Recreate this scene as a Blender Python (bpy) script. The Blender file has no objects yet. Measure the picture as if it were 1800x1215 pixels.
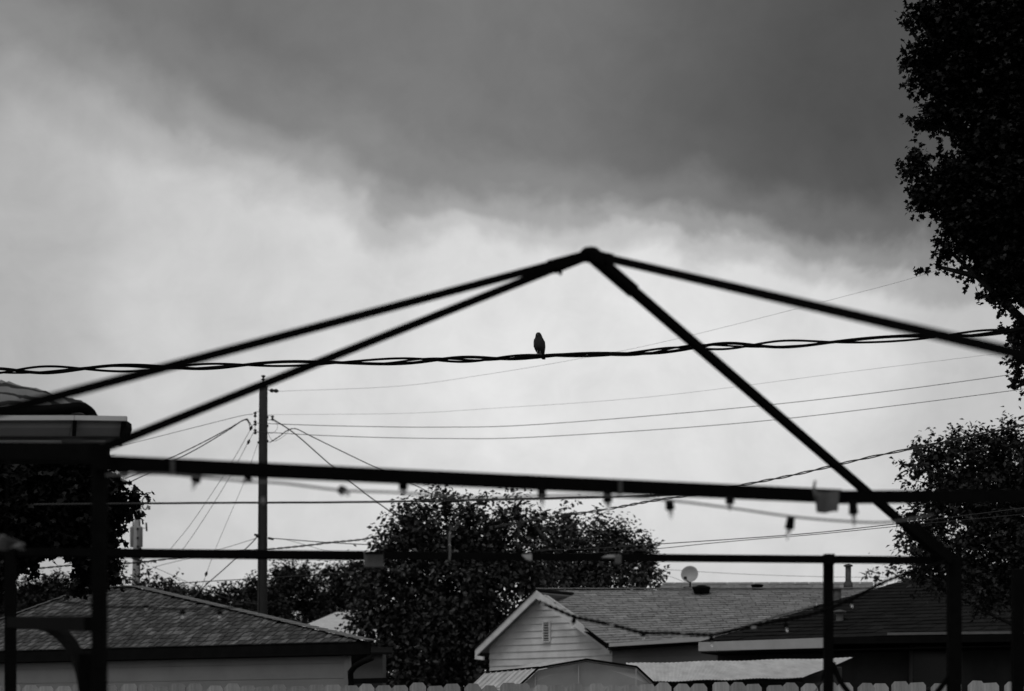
import bpy, math, random
import numpy as np
from mathutils import Vector, Matrix

random.seed(7)
RNG = np.random.default_rng(11)
SC = bpy.context.scene
COL = SC.collection

# ------------------------------------------------------------------ camera
F = 3360.0          # focal length in pixels of an 1800 px wide frame
CAMZ = 1.4
HY = 1300.0         # image row of the horizon (just under the frame)
cd = bpy.data.cameras.new('camera')
cam = bpy.data.objects.new('camera', cd)
COL.objects.link(cam)
cam.location = (0, 0, CAMZ)
cam.rotation_euler = (math.radians(90), 0, 0)
cd.sensor_fit = 'HORIZONTAL'
cd.sensor_width = 36.0
cd.lens = F / 1800.0 * 36.0
cd.shift_y = (HY - 607.5) / 1800.0
cd.clip_start = 0.1
cd.clip_end = 3000.0
cd.dof.use_dof = True
cd.dof.focus_distance = 17.0
cd.dof.aperture_fstop = 3.6
SC.camera = cam
SC.view_settings.view_transform = 'Standard'
SC.view_settings.look = 'None'
SC.view_settings.gamma = 1.0
SC.view_settings.exposure = 0.0
SC.view_settings.use_curve_mapping = False

# ------------------------------------------------------------------ sun
SUN_EL, SUN_AZ = math.radians(60), math.radians(205)     # behind the camera, to the left
sl = bpy.data.lights.new('sun', 'SUN')
sl.energy = 1.0
sl.angle = math.radians(30)
sl.color = (1.0, 1.0, 1.0)
so = bpy.data.objects.new('sun', sl)
COL.objects.link(so)
sdir = Vector((math.sin(SUN_AZ) * math.cos(SUN_EL), math.cos(SUN_AZ) * math.cos(SUN_EL), math.sin(SUN_EL)))
so.rotation_euler = sdir.to_track_quat('Z', 'Y').to_euler()
so.location = (0, -20, 30)

# ------------------------------------------------------------------ world (overcast cloud deck)
W = bpy.data.worlds.new('World')
SC.world = W
W.use_nodes = True
nt = W.node_tree
N, L = nt.nodes, nt.links
N.clear()
def nd(t, **kw):
    n = N.new(t)
    for k, v in kw.items():
        setattr(n, k, v)
    return n
def mth(op, a, b=None, c=None):
    n = nd('ShaderNodeMath', operation=op)
    for i, v in enumerate((a, b, c)):
        if v is None: continue
        if isinstance(v, (int, float)): n.inputs[i].default_value = v
        else: L.new(v, n.inputs[i])
    return n.outputs[0]
tc = nd('ShaderNodeTexCoord')
sep = nd('ShaderNodeSeparateXYZ')
L.new(tc.outputs['Generated'], sep.inputs[0])
az = mth('ARCTAN2', sep.outputs[0], sep.outputs[1])
el = mth('ARCSINE', sep.outputs[2])
def noise(scale, detail=5, rough=.5, dist=0, off=0):
    m = nd('ShaderNodeMapping')
    m.inputs['Location'].default_value = (off, off * .7, off * .3)
    m.inputs['Scale'].default_value = (1.0, 1.0, 1.15)
    L.new(tc.outputs['Generated'], m.inputs[0])
    n = nd('ShaderNodeTexNoise')
    L.new(m.outputs[0], n.inputs['Vector'])
    n.inputs['Scale'].default_value = scale
    n.inputs['Detail'].default_value = detail
    n.inputs['Roughness'].default_value = rough
    n.inputs['Distortion'].default_value = dist
    return mth('SUBTRACT', n.outputs[0], .5)
nw = noise(10, 4, .5, .2, 31.7)
azw = mth('MULTIPLY_ADD', nw, .12, az)
azn = mth('MULTIPLY_ADD', az, 0.5 / math.pi, 0.5)
aznw = mth('MULTIPLY_ADD', azw, 0.5 / math.pi, 0.5)
def curve(fac, pts):
    n = nd('ShaderNodeFloatCurve')
    c = n.mapping.curves[0]
    pts = [((a / (2 * math.pi)) + .5, v) for a, v in pts]
    c.points[0].location = pts[0]
    c.points[1].location = pts[-1]
    for p in pts[1:-1]:
        c.points.new(*p)
    n.mapping.use_clip = False
    n.mapping.update()
    L.new(fac, n.inputs['Value'])
    return n.outputs[0]
E = curve(aznw, [(-math.pi, .38), (-1.2, .40), (-.5, .35), (-.27, .345), (-.233, .338), (-.19, .326), (-.16, .311), (-.119, .2895), (-.089, .2835), (-.06, .2715), (0, .2687),
                (.06, .264), (.12, .255), (.177, .2446), (.205, .2414), (.5, .26), (1.2, .34), (math.pi, .38)])
Wd = curve(azn, [(-math.pi, .16), (-.5, .16), (-.24, .17), (-.17, .14), (-.1, .105), (-.06, .085), (0, .07), (.1, .065), (.2, .06), (.5, .12), (math.pi, .16)])
Bv = curve(azn, [(-math.pi, .60), (-.5, .52), (-.27, .46), (-.2, .58), (-.12, .67), (-.05, .72), (.02, .75), (.1, .74), (.2, .65), (.28, .55), (.6, .58), (math.pi, .60)])
Dv = curve(azn, [(-math.pi, .15), (-.5, .16), (-.27, .150), (-.2, .135), (-.14, .15), (-.06, .175), (.0, .175), (.07, .130), (.13, .095), (.19, .075), (.27, .07), (.5, .10), (math.pi, .15)])
n1 = noise(9, 5, .5, .3, 3.1)
n2 = noise(26, 5, .55, .3, 8.4)
d = mth('SUBTRACT', el, E)
d = mth('MULTIPLY_ADD', n1, .060, d)
d = mth('MULTIPLY_ADD', n2, .030, d)
dn = mth('DIVIDE', d, Wd)                 # width-normalised distance from the cloud's lower edge
dm = mth('MULTIPLY_ADD', dn, .5, .5)
ramp = nd('ShaderNodeValToRGB')
L.new(dm, ramp.inputs[0])
cr = ramp.color_ramp
cr.interpolation = 'EASE'
stops = [(0.0, 1.0), (.34, .93), (.43, .62), (.50, .34), (.60, .12), (.75, 0.02), (1.0, 0.0)]
cr.elements[0].position, cr.elements[1].position = stops[0][0], stops[-1][0]
cr.elements[0].color = (*[stops[0][1]] * 3, 1); cr.elements[1].color = (*[stops[-1][1]] * 3, 1)
for p, v in stops[1:-1]:
    e = cr.elements.new(p); e.color = (v, v, v, 1)
n3 = noise(13, 6, .55, .5, 15.2)
n4 = noise(38, 7, .65, .6, 2.2)
mod = mth('MULTIPLY_ADD', n3, .42, 1.0)
mod = mth('MULTIPLY_ADD', n4, .20, mod)
bw0 = nd('ShaderNodeRGBToBW'); L.new(ramp.outputs[0], bw0.inputs[0])
ef = nd('ShaderNodeMapRange'); L.new(el, ef.inputs['Value'])
ef.inputs['From Min'].default_value = 0.0; ef.inputs['From Max'].default_value = .18
ef.inputs['To Min'].default_value = .78; ef.inputs['To Max'].default_value = 1.0
bright = mth('MULTIPLY', Bv, ef.outputs[0])
t_ = bw0.outputs[0]
cl = mth('ADD', mth('MULTIPLY', bright, t_), mth('MULTIPLY', Dv, mth('SUBTRACT', 1.0, t_)))
cl = mth('MULTIPLY', cl, mod)
cl = mth('MULTIPLY', cl, 10.0)
sky = nd('ShaderNodeTexSky')
sky.sky_type = 'NISHITA'; sky.sun_disc = False
sky.sun_elevation = SUN_EL; sky.sun_rotation = SUN_AZ
bw = nd('ShaderNodeRGBToBW'); L.new(sky.outputs[0], bw.inputs[0])
tot = mth('MULTIPLY_ADD', bw.outputs[0], .012, cl)
bg = nd('ShaderNodeBackground'); bg.inputs['Strength'].default_value = 0.1
L.new(tot, bg.inputs['Color'])
wo = nd('ShaderNodeOutputWorld'); L.new(bg.outputs[0], wo.inputs[0])

# ------------------------------------------------------------------ helpers
def P(px, py, D):
    return Vector(((px - 900.0) / F * D, D, CAMZ + (HY - py) / F * D))

MATS = {}
def mat(name, v, rough=.7, var=.25, scale=8.0, metal=0.0, bump=0.0, objrand=0.0, spec=.3, stretch=(1, 1, 1), leaf=False, detail=5):
    if name in MATS: return MATS[name]
    m = bpy.data.materials.new(name); m.use_nodes = True
    t = m.node_tree; n = t.nodes; l = t.links
    b = n['Principled BSDF']
    b.inputs['Roughness'].default_value = rough
    b.inputs['Metallic'].default_value = metal
    b.inputs['Specular IOR Level'].default_value = spec
    c = n.new('ShaderNodeTexCoord')
    mp = n.new('ShaderNodeMapping'); mp.inputs['Scale'].default_value = stretch
    l.new(c.outputs['Object'], mp.inputs[0])
    nz = n.new('ShaderNodeTexNoise'); nz.inputs['Scale'].default_value = scale; nz.inputs['Detail'].default_value = detail
    nz.inputs['Roughness'].default_value = .6
    l.new(mp.outputs[0], nz.inputs['Vector'])
    mr = n.new('ShaderNodeMapRange')
    mr.inputs['From Min'].default_value = .25; mr.inputs['From Max'].default_value = .75
    mr.inputs['To Min'].default_value = v * (1 - var); mr.inputs['To Max'].default_value = v * (1 + var)
    l.new(nz.outputs[0], mr.inputs['Value'])
    out = mr.outputs[0]
    if objrand > 0:
        oi = n.new('ShaderNodeObjectInfo')
        gi = n.new('ShaderNodeNewGeometry')
        ad = n.new('ShaderNodeMath'); ad.operation = 'ADD'
        l.new(oi.outputs['Random'], ad.inputs[0]); l.new(gi.outputs['Random Per Island'], ad.inputs[1])
        fr = n.new('ShaderNodeMath'); fr.operation = 'FRACT'; l.new(ad.outputs[0], fr.inputs[0])
        pw = n.new('ShaderNodeMath'); pw.operation = 'POWER'; l.new(fr.outputs[0], pw.inputs[0]); pw.inputs[1].default_value = 2.2
        ma = n.new('ShaderNodeMath'); ma.operation = 'MULTIPLY_ADD'
        l.new(pw.outputs[0], ma.inputs[0]); ma.inputs[1].default_value = objrand; ma.inputs[2].default_value = 1 - objrand * .35
        mu = n.new('ShaderNodeMath'); mu.operation = 'MULTIPLY'; l.new(out, mu.inputs[0]); l.new(ma.outputs[0], mu.inputs[1])
        out = mu.outputs[0]
    l.new(out, b.inputs['Base Color'])
    if bump > 0:
        bp = n.new('ShaderNodeBump'); bp.inputs['Strength'].default_value = bump; bp.inputs['Distance'].default_value = .01
        l.new(nz.outputs[0], bp.inputs['Height']); l.new(bp.outputs[0], b.inputs['Normal'])
    if leaf:
        b.inputs['Roughness'].default_value = .45
    MATS[name] = m
    return m

class MB:
    """collects shapes, links them as one mesh object"""
    def __init__(s): s.v = []; s.f = []; s.sm = []
    def add(s, vs, fs, smooth=False):
        o = len(s.v); s.v += [tuple(v) for v in vs]
        s.f += [tuple(i + o for i in f) for f in fs]; s.sm += [smooth] * len(fs)
        return s
    def hexa(s, b, t):           # two quads (4 points each) -> closed box
        return s.add(list(b) + list(t), [(3, 2, 1, 0), (4, 5, 6, 7), (0, 1, 5, 4), (1, 2, 6, 5), (2, 3, 7, 6), (3, 0, 4, 7)])
    def box(s, c, h, rz=0.0, R=None):
        c = Vector(c); R = R or Matrix.Rotation(rz, 3, 'Z')
        q = [(-1, -1), (1, -1), (1, 1), (-1, 1)]
        return s.hexa([c + R @ Vector((x * h[0], y * h[1], -h[2])) for x, y in q], [c + R @ Vector((x * h[0], y * h[1], h[2])) for x, y in q])
    def bar(s, a, b, w, hgt=None, up=Vector((0, 0, 1))):     # square section bar
        a, b = Vector(a), Vector(b); hgt = hgt or w
        dr = (b - a).normalized()
        sd = dr.cross(up)
        if sd.length < 1e-3: sd = dr.cross(Vector((1, 0, 0)))
        sd.normalize(); u = sd.cross(dr).normalized()
        q = [(-1, -1), (1, -1), (1, 1), (-1, 1)]
        return s.hexa([a + sd * x * w / 2 + u * y * hgt / 2 for x, y in q], [b + sd * x * w / 2 + u * y * hgt / 2 for x, y in q])
    def slab(s, q, off):         # quad extruded by vector off (behind/below)
        off = Vector(off)
        return s.hexa([Vector(p) + off for p in q], [Vector(p) for p in q])
    def poly(s, pts, off):       # polygon prism
        n = len(pts); off = Vector(off)
        return s.add([Vector(p) for p in pts] + [Vector(p) + off for p in pts],
                     [tuple(range(n)), tuple(range(2 * n - 1, n - 1, -1))] + [(i, i + n, (i + 1) % n + n, (i + 1) % n) for i in range(n)])
    def tube(s, path, r, sides=6, cap=True):
        path = [Vector(p) for p in path]; n = len(path)
        rs = r if isinstance(r, (list, tuple)) else [r] * n
        T = [(path[min(i + 1, n - 1)] - path[max(i - 1, 0)]).normalized() for i in range(n)]
        ref = Vector((0, 0, 1)) if abs(T[0].z) < .9 else Vector((1, 0, 0))
        nv = T[0].cross(ref).normalized()
        vs = []
        for i in range(n):
            nv = (nv - T[i] * nv.dot(T[i])).normalized()
            bv = T[i].cross(nv)
            for k in range(sides):
                a = 2 * math.pi * k / sides
                vs.append(path[i] + (nv * math.cos(a) + bv * math.sin(a)) * rs[i])
        fs = [(i * sides + k, i * sides + (k + 1) % sides, (i + 1) * sides + (k + 1) % sides, (i + 1) * sides + k) for i in range(n - 1) for k in range(sides)]
        s.add(vs, fs, True)
        if cap:
            o = len(s.v) - n * sides
            s.f += [tuple(o + k for k in reversed(range(sides))), tuple(o + (n - 1) * sides + k for k in range(sides))]; s.sm += [False, False]
        return s
    def lathe(s, c, prof, sides=12, axis=Vector((0, 0, 1))):  # prof: (radius, along)
        c = Vector(c); ax = Vector(axis).normalized()
        return s.tube2(c, ax, prof, sides)
    def tube2(s, c, ax, prof, sides):
        ref = Vector((1, 0, 0)) if abs(ax.x) < .8 else Vector((0, 1, 0))
        a = ax.cross(ref).normalized(); b = ax.cross(a)
        vs = [c + ax * h + (a * math.cos(2 * math.pi * k / sides) + b * math.sin(2 * math.pi * k / sides)) * max(r, 1e-4) for r, h in prof for k in range(sides)]
        n = len(prof)
        fs = [(i * sides + k, i * sides + (k + 1) % sides, (i + 1) * sides + (k + 1) % sides, (i + 1) * sides + k) for i in range(n - 1) for k in range(sides)]
        fs += [tuple(reversed(range(sides))), tuple((n - 1) * sides + k for k in range(sides))]
        return s.add(vs, fs, True)
    def mesh(s, name, m):
        me = bpy.data.meshes.new(name)
        me.from_pydata(s.v, [], s.f); me.polygons.foreach_set('use_smooth', s.sm)
        me.materials.append(m); me.update(); return me
    def build(s, name, m, parent=None, origin=None, kind=None):
        if origin is not None:
            o_ = Vector(origin); s.v = [tuple(Vector(v) - o_) for v in s.v]
        o = bpy.data.objects.new(name, s.mesh(name, m)); COL.objects.link(o)
        if parent is not None:
            o.parent = parent
            # things are un-rotated Empties: subtract the parent's place
            base = wloc(parent)
            o.location = (Vector(origin) if origin is not None else Vector((0, 0, 0))) - base
        elif origin is not None:
            o.location = Vector(origin)
        if kind: o['kind'] = kind
        return o

def wloc(o):
    v = Vector(o.location)
    while o.parent is not None:
        o = o.parent; v += Vector(o.location)
    return v

def tag(o, label=None, cat=None, group=None, kind=None):
    if label: o['label'] = label
    if cat: o['category'] = cat
    if group: o['group'] = group
    if kind: o['kind'] = kind
    return o
def thing(name, loc, label, cat, group=None):
    o = bpy.data.objects.new(name, None); COL.objects.link(o)
    o.location = Vector(loc); o.empty_display_size = .2
    return tag(o, label, cat, group)
def inst(me, name, loc, parent, R=None):
    o = bpy.data.objects.new(name, me); COL.objects.link(o)
    o.parent = parent
    o.matrix_local = Matrix.Translation(Vector(loc) - wloc(parent)) @ (R.to_4x4() if R else Matrix())
    return o

def spline(pts, n):              # Catmull-Rom through points of any dimension
    pts = [np.array(p, float) for p in pts]
    pts = [2 * pts[0] - pts[1]] + pts + [2 * pts[-1] - pts[-2]]
    lens = [np.linalg.norm(pts[i + 1][:2] - pts[i][:2]) for i in range(1, len(pts) - 2)]
    tot = sum(lens); out = []
    for i in range(1, len(pts) - 2):
        m = max(2, int(round(n * lens[i - 1] / tot)))
        for k in range(m):
            t = k / m
            p0, p1, p2, p3 = pts[i - 1:i + 3]
            out.append(.5 * (2 * p1 + (p2 - p0) * t + (2 * p0 - 5 * p1 + 4 * p2 - p3) * t * t + (3 * p1 - p0 - 3 * p2 + p3) * t ** 3))
    out.append(pts[-2]); return out
def lerp(a, b, t): return Vector(a) * (1 - t) + Vector(b) * t
def bil(q, u, v):                # q = p00 p10 p11 p01
    return lerp(lerp(q[0], q[1], u), lerp(q[3], q[2], u), v)

# ------------------------------------------------------------------ materials
M_black = mat('black_paint', .004, .9, .3, 30, spec=.02)
M_rub = mat('black_rubber', .005, .9, .3, 60, spec=.02)
M_wire = mat('weathered_wire', .03, .7, .2, 40)
M_wirel = mat('grey_aluminium_wire', .22, .6, .2, 40)
M_leafd = mat('dark_maple_leaf', .007, .6, .4, 3, leaf=True, spec=.1)
M_leafm = mat('broad_leaf', .030, .6, .75, 1.6, leaf=True, spec=.25)
M_leafg = mat('grey_green_leaf', .048, .6, .5, 1.0, leaf=True, spec=.15)
M_leaff = mat('far_leaf', .024, .6, .5, .8, leaf=True, spec=.1)
M_bark = mat('bark', .007, .9, .4, 12, bump=.6, stretch=(4, 4, .6))
M_pole = mat('creosoted_pole_wood', .026, .9, .5, 9, bump=.5, stretch=(6, 6, .35))
M_pole2 = mat('pale_weathered_pole_wood', .24, .9, .3, 9, bump=.3, stretch=(6, 6, .35))
M_steel = mat('galvanised_steel', .25, .6, .2, 20, spec=.3)
M_dark = mat('dark_ceramic', .012, .5, .2, 10)
M_shing = mat('asphalt_shingle', .085, .95, .35, 26, bump=.8, objrand=1.25)
M_cap = mat('hip_cap_shingle', .20, .95, .25, 25, bump=.5)
M_shing2 = mat('grey_asphalt_shingle', .24, .95, .42, 9, bump=.5, objrand=.35, detail=8)
M_shing3 = mat('shaded_charcoal_shingle', .015, .95, .4, 9, bump=.5, objrand=.5, detail=8, spec=.08)  # darker than true charcoal: the overhead tree's shade is put into the colour
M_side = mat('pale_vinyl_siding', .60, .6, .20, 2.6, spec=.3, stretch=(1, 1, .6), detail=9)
M_side2 = mat('eave_shaded_siding', .19, .7, .12, 1.5)  # greyer than the gable siding: shade of the recessed wall painted in
M_trim = mat('white_trim', .62, .55, .22, 5, detail=9)
M_trim2 = mat('off_white_trim', .40, .55, .12, 3)
M_darktrim = mat('dark_brown_trim', .006, .85, .3, 6, spec=.05)
M_wallg = mat('cream_garage_siding', .37, .7, .12, 2, bump=.1)
M_metal = mat('galvanised_shed_panel', .55, .5, .30, 3.2, spec=.4, detail=8)
M_metalf = mat('grey_shed_gable_metal', .36, .6, .12, 3)
M_corr = mat('corrugated_metal', .58, .5, .32, 2.4, spec=.4, stretch=(2.5, .5, 1), detail=9)
M_fence = mat('weathered_cedar', .29, .95, .35, 7, bump=.5, objrand=.45, stretch=(5, 5, .5))
M_gut = mat('painted_gutter', .17, .5, .12, 5)
M_gutlip = mat('pale_gutter_lip', .42, .5, .10, 5)
M_cloth = mat('grey_cloth', .085, .9, .2, 30, bump=.3)
M_pale = mat('pale_tape', .30, .8, .2, 20)
M_bird = mat('dark_feathers', .016, .8, .5, 60, bump=.5)
M_beak = mat('pale_beak', .12, .5, .1, 20)
M_glass = mat('bulb_glass', .5, .15, .1, 5, spec=.6)
M_ground = mat('mown_grass', .07, 1, .5, .8, bump=.5)
M_conc = mat('patio_concrete', .30, .95, .2, 3, bump=.2)
M_dish = mat('dish_paint', .34, .5, .08, 4)

# ------------------------------------------------------------------ setting
g = MB(); S = 900
nn = 24
vs = [(-S + 2 * S * i / nn, -S + 2 * S * j / nn, 0) for j in range(nn + 1) for i in range(nn + 1)]
fs = [(j * (nn + 1) + i, j * (nn + 1) + i + 1, (j + 1) * (nn + 1) + i + 1, (j + 1) * (nn + 1) + i) for j in range(nn) for i in range(nn)]
g.add(vs, fs); g.build('ground', M_ground, kind='structure')
pt = MB(); pt.box((0, 3.4, .05), (4.0, 5.2, .05)); pt.build('patio', M_conc, kind='structure')

# roofs as courses: every course a thin strip proud of the one above
def courses(name, q, n, m, parent, tabs=0, t=.012, tabw=.3, seed=1):
    rd = random.Random(seed); b = MB()
    nrm = (Vector(q[1]) - Vector(q[0])).cross(Vector(q[3]) - Vector(q[0])).normalized()
    if nrm.z < 0: nrm = -nrm
    for k in range(n):
        v0, v1 = k / n, min(1.0, (k + 1.06) / n)
        x0, x1 = bil(q, 0, v0), bil(q, 1, v0)
        ln = (x1 - x0).length
        cnt = max(1, int(ln / tabw)) if tabs else 1
        cuts = [0.0] + [min(1, max(0, (i + .5 * (k % 2) + rd.uniform(-.12, .12)) / cnt)) for i in range(1, cnt)] + [1.0]
        for i in range(len(cuts) - 1):
            a, c = cuts[i], cuts[i + 1]
            if c - a < 1e-4: continue
            e = rd.uniform(.5, 1.2)
            g_ = .0 if not tabs else .02 / cnt
            lo = [bil(q, a + g_, v0) + nrm * t * e, bil(q, c - g_, v0) + nrm * t * e]
            hi = [bil(q, c - g_, v1) + nrm * t * .05 * e, bil(q, a + g_, v1) + nrm * t * .05 * e]
            b.slab([lo[0], lo[1], hi[0], hi[1]], -nrm * .012)
    return b.build(name, m, parent, kind='stuff')

def deck(name, q, off, m, parent, nu=16, nv=8, th=.08):
    b = MB(); vs = []
    for o_ in (off, off - th):
        for j in range(nv + 1):
            for i in range(nu + 1): vs.append(bil(q, i / nu, j / nv) + Vector((0, 0, o_)))
    K = (nv + 1) * (nu + 1); fs = []
    for j in range(nv):
        for i in range(nu):
            a = j * (nu + 1) + i; fs += [(a, a + 1, a + nu + 2, a + nu + 1), (a + K, a + K + nu + 1, a + K + nu + 2, a + K + 1)]
    for i in range(nu): fs.append((i, i + K, i + 1 + K, i + 1))
    for i in range(nu): a = nv * (nu + 1) + i; fs.append((a, a + 1, a + 1 + K, a + K))
    b.add(vs, fs); return b.build(name, m, parent)

# ------------------------------------------------------------------ cedar fence
FL, FR = Vector(((-110 - 900) / F * 15.95, 15.95, 0)), Vector(((1910 - 900) / F * 14.95, 14.95, 0))
fence = thing('picket_fence', lerp(FL, FR, .5), 'long weathered grey wooden privacy fence with clipped picket tops across the bottom', 'fence')
fd = (FR - FL); flen = fd.length; fd.normalize(); frz = math.atan2(fd.y, fd.x); FRm = Matrix.Rotation(frz, 3, 'Z')
pm = []
for k in range(4):
    b = MB(); w = .0675; h = 1.852; c = .021 + .003 * k
    pts = [(-w, -.008, .04), (w, -.008, .04), (w, -.008, h - c * 1.25), (w - c, -.008, h), (-w + c * (1 + .15 * (k - 1)), -.008, h + .002 * (k - 2)), (-w, -.008, h - c * 1.2)]
    b.poly([Vector(p) for p in pts], (0, .016, 0))
    pm.append(b.mesh('picket', M_fence))
npk = int(flen / .1425); rd = random.Random(4)
for i in range(npk):
    p = FL + fd * (i + .5) * .1425
    R = FRm @ Matrix.Rotation(rd.uniform(-.012, .012), 3, 'Y') @ Matrix.Rotation(rd.uniform(-.03, .03), 3, 'Z')
    inst(pm[rd.randrange(4)], 'picket', p + Vector((0, rd.uniform(-.004, .004), rd.uniform(-.018, .010))), fence, R)
for z in (.35, 1.0, 1.6):
    b = MB(); b.bar(FL + Vector((0, .035, z)), FR + Vector((0, .035, z)), .04, .085); b.build('rail', M_fence, fence)
for i in range(5):
    p = lerp(FL, FR, (i + .3) / 4.8) + Vector((0, .11, .87)); b = MB(); b.box(p, (.045, .045, .87), frz); b.build('post', M_fence, fence)

# ------------------------------------------------------------------ left garage (hip roof)
gar = thing('garage', (-6, 31, 0), 'low garage with dark shingled hip roof and pale siding, left behind the fence', 'garage')
def gp(px, D, z): return Vector(((px - 900) / F * D, D, z))
gR, gL = gp(650, 28.0, 2.825), gp(-165, 32.0, 2.825)
rR, rL = gp(240, 32.5, 3.98), gp(150, 33.0, 3.98)
gu = (gR - gL).normalized(); gv = Vector((-gu.y, gu.x, 0)); gs = Vector((-.14, .99, 0))
gR2, gL2 = gR + gs * 4.6, gL + gs * 4.6
base = MB()
for q in ([gL, gR, rR, rL], [gR, gR2, rR, rR], [gR2, gL2, rL, rR], [gL2, gL, rL, rL]):
    dn_ = Vector((0, 0, -.05)); base.slab(q, dn_)
base.build('roof_deck', M_darktrim, gar)
# shingles on the slope in view, one by one
nrm = (gR - gL).cross(rL - gL).normalized()
sh_me = []
rs_ = random.Random(77)
for k in range(8):          # laminated shingle: base sheet with one or two raised tabs
    b = MB(); b.box((0, 0, 0), (.1475, .078, .006))
    x = -.14 + rs_.uniform(0, .05)
    while x < .08:
        w = rs_.uniform(.035, .065); x1 = min(x + 2 * w, .146)
        b.box(((x + x1) / 2, -.008 - rs_.uniform(0, .008), .006 + rs_.uniform(.001, .004)), ((x1 - x) / 2, .070, .006)); x = x1 + rs_.uniform(.02, .08)
    sh_me.append(b.mesh('shingle', M_shing))
rd = random.Random(9)
slope = (rR - (gR - gu * ((gR - rR).dot(gu)))); slen = slope.length; sdv = slope.normalized()
ncr = 17; cnt = 0
Rs = Matrix((gu, sdv, nrm)).transposed() if gu.cross(sdv).dot(nrm) > 0 else Matrix((gu, sdv, -nrm)).transposed()
Rs = Rs @ Matrix.Rotation(math.radians(-3.5), 3, 'X')
for k in range(ncr):
    v = (k + .5) / ncr
    a = lerp(gL, rL, v); c = lerp(gR, rR, v)
    ln = (c - a).length
    x = rd.uniform(-.12, .18)
    while x < ln - .02:
        x0, x1 = max(0.02, x - .15), min(ln - .02, x + .15)
        if x1 - x0 > .05:
            p = a + (c - a).normalized() * ((x0 + x1) / 2) + nrm * .016
            o = inst(sh_me[rd.randrange(8)], 'shingle', p, gar, Rs @ Matrix.Diagonal((max(.15, (x1 - x0) / .3), 1, 1)))
            cnt += 1
        x += .305
print('shingles', cnt)
for nm, a, c in (('hip_cap', gR, rR), ('hip_cap', gL, rL), ('ridge_cap', rL, rR)):
    b = MB(); n_ = max(2, int((c - a).length / .22))
    for i in range(n_):
        p0, p1 = lerp(a, c, i / n_), lerp(a, c, min(1, (i + 1.1) / n_))
        b.bar(p0 + Vector((0, 0, .036)), p1 + Vector((0, 0, .026)), .21, .016)
    b.build(nm, M_cap, gar)
b = MB(); b.bar(gL + Vector((0, 0, -.10)), gR + Vector((0, 0, -.10)), .03, .15); b.build('fascia', M_darktrim, gar)
b = MB(); b.bar(gR + Vector((0, 0.02, -.10)), gR2 + Vector((0, 0, -.10)), .03, .15); b.build('fascia', M_darktrim, gar)
ov = .42
wL, wR = gL + gu * ov + gv * ov, gR - gu * .62 + gv * ov
wR.z = wL.z = 0
wR2, wL2 = wR + gs * 3.6, wL + gs * 3.6
b = MB(); b.slab([gL + Vector((0, .02, -.13)), gR + Vector((0, .02, -.13)), gR2 + Vector((0, 0, -.13)), gL2 + Vector((0, 0, -.13))], (0, 0, -.015)); b.build('soffit', M_darktrim, gar)
b = MB()
up = Vector((0, 0, 2.66))
b.slab([wL + gv * .02, wR + gv * .02 - gu * .01, wR + gv * .02 - gu * .01 + up, wL + gv * .02 + up], gv * .08)
b.slab([wR - gu * .10, wR2 - gu * .10, wR2 + up - gu * .10, wR + up - gu * .10], gu * .08)
b.slab([wL + gu * .10, wL2 + gu * .10, wL2 + up + gu * .10, wL + up + gu * .10], gu * .08)
b.slab([wL2, wR2, wR2 + up, wL2 + up], gv * .08)
b.build('wall', M_wallg, gar)
z = .02
while z < 2.6:
    b = MB(); t = Vector((0, 0, z)); t2 = Vector((0, 0, min(z + .225, 2.65)))
    b.slab([wL + t - gv * .016, wR + t - gv * .016, wR + t2 - gv * .001, wL + t2 - gv * .001], gv * .012)
    b.build('siding_board', M_wallg, gar); z += .23
b = MB(); b.bar(wR + Vector((0, 0, .02)) - gu * .02 - gv * .02, wR + Vector((0, 0, 2.6)) - gu * .02 - gv * .02, .06); b.build('corner_board', M_wallg, gar)
# downspout
dsp = [P(655, 1156, 27.9), P(640, 1162, 27.95), P(624, 1171, 28.1), P(616, 1182, 28.3), P(617, 1200, 28.35), gp(618, 28.4, .1)]
b = MB(); b.tube(dsp, .045, 8); b.build('downspout', M_darktrim, gar)

# grey shed wall seen right of the garage
sh = thing('grey_shed', gp(700, 37, 0), 'plain grey shed wall glimpsed between the garage corner and the broad-leaved tree', 'shed')
b = MB(); z0 = P(0, 1146, 37).z
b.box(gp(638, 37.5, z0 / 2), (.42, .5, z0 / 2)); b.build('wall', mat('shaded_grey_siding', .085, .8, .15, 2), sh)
b = MB(); b.slab([gp(575, 36.8, z0 - .02), gp(690, 36.8, z0 - .02), gp(690, 37.6, z0 + .12), gp(575, 37.6, z0 + .15)], (0, 0, -.04)); b.build('roof', M_darktrim, sh)
b = MB(); b.bar(P(614, 1198, 36.9), P(682, 1196, 36.9), .08, .1); b.build('ledge', M_darktrim, sh)

# ------------------------------------------------------------------ far white roofed house
fh = thing('far_house', gp(600, 75, 0), 'distant low house with pale hip roof just beyond the garage roof', 'house')
q = [P(505, 1112, 74), P(680, 1112, 74), P(665, 1076, 78), P(591, 1076, 78)]
b = MB(); b.slab(q, (0, 0, -.1)); b.build('roof', M_trim, fh)
b = MB(); b.box(gp(600, 76, 2.6), (1.8, 1.2, 2.5)); b.build('wall', M_side, fh)
b = MB(); b.box(P(619, 1079, 76.8), (.28, .25, .12)); b.build('roof_vent', M_trim, fh)

# ------------------------------------------------------------------ centre house
ch = thing('siding_house', gp(1080, 48, 0), 'house with pale horizontal siding gable, grey shingled roof and a dish on the ridge', 'house')
eL, eR = P(835, 1142, 49.7), P(1070, 1133, 47.0)
pk = P(942, 1038, 48.45)
hu = (eR - eL); hu.z = 0; hu.normalize(); hv = Vector((-hu.y, hu.x, 0))
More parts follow.
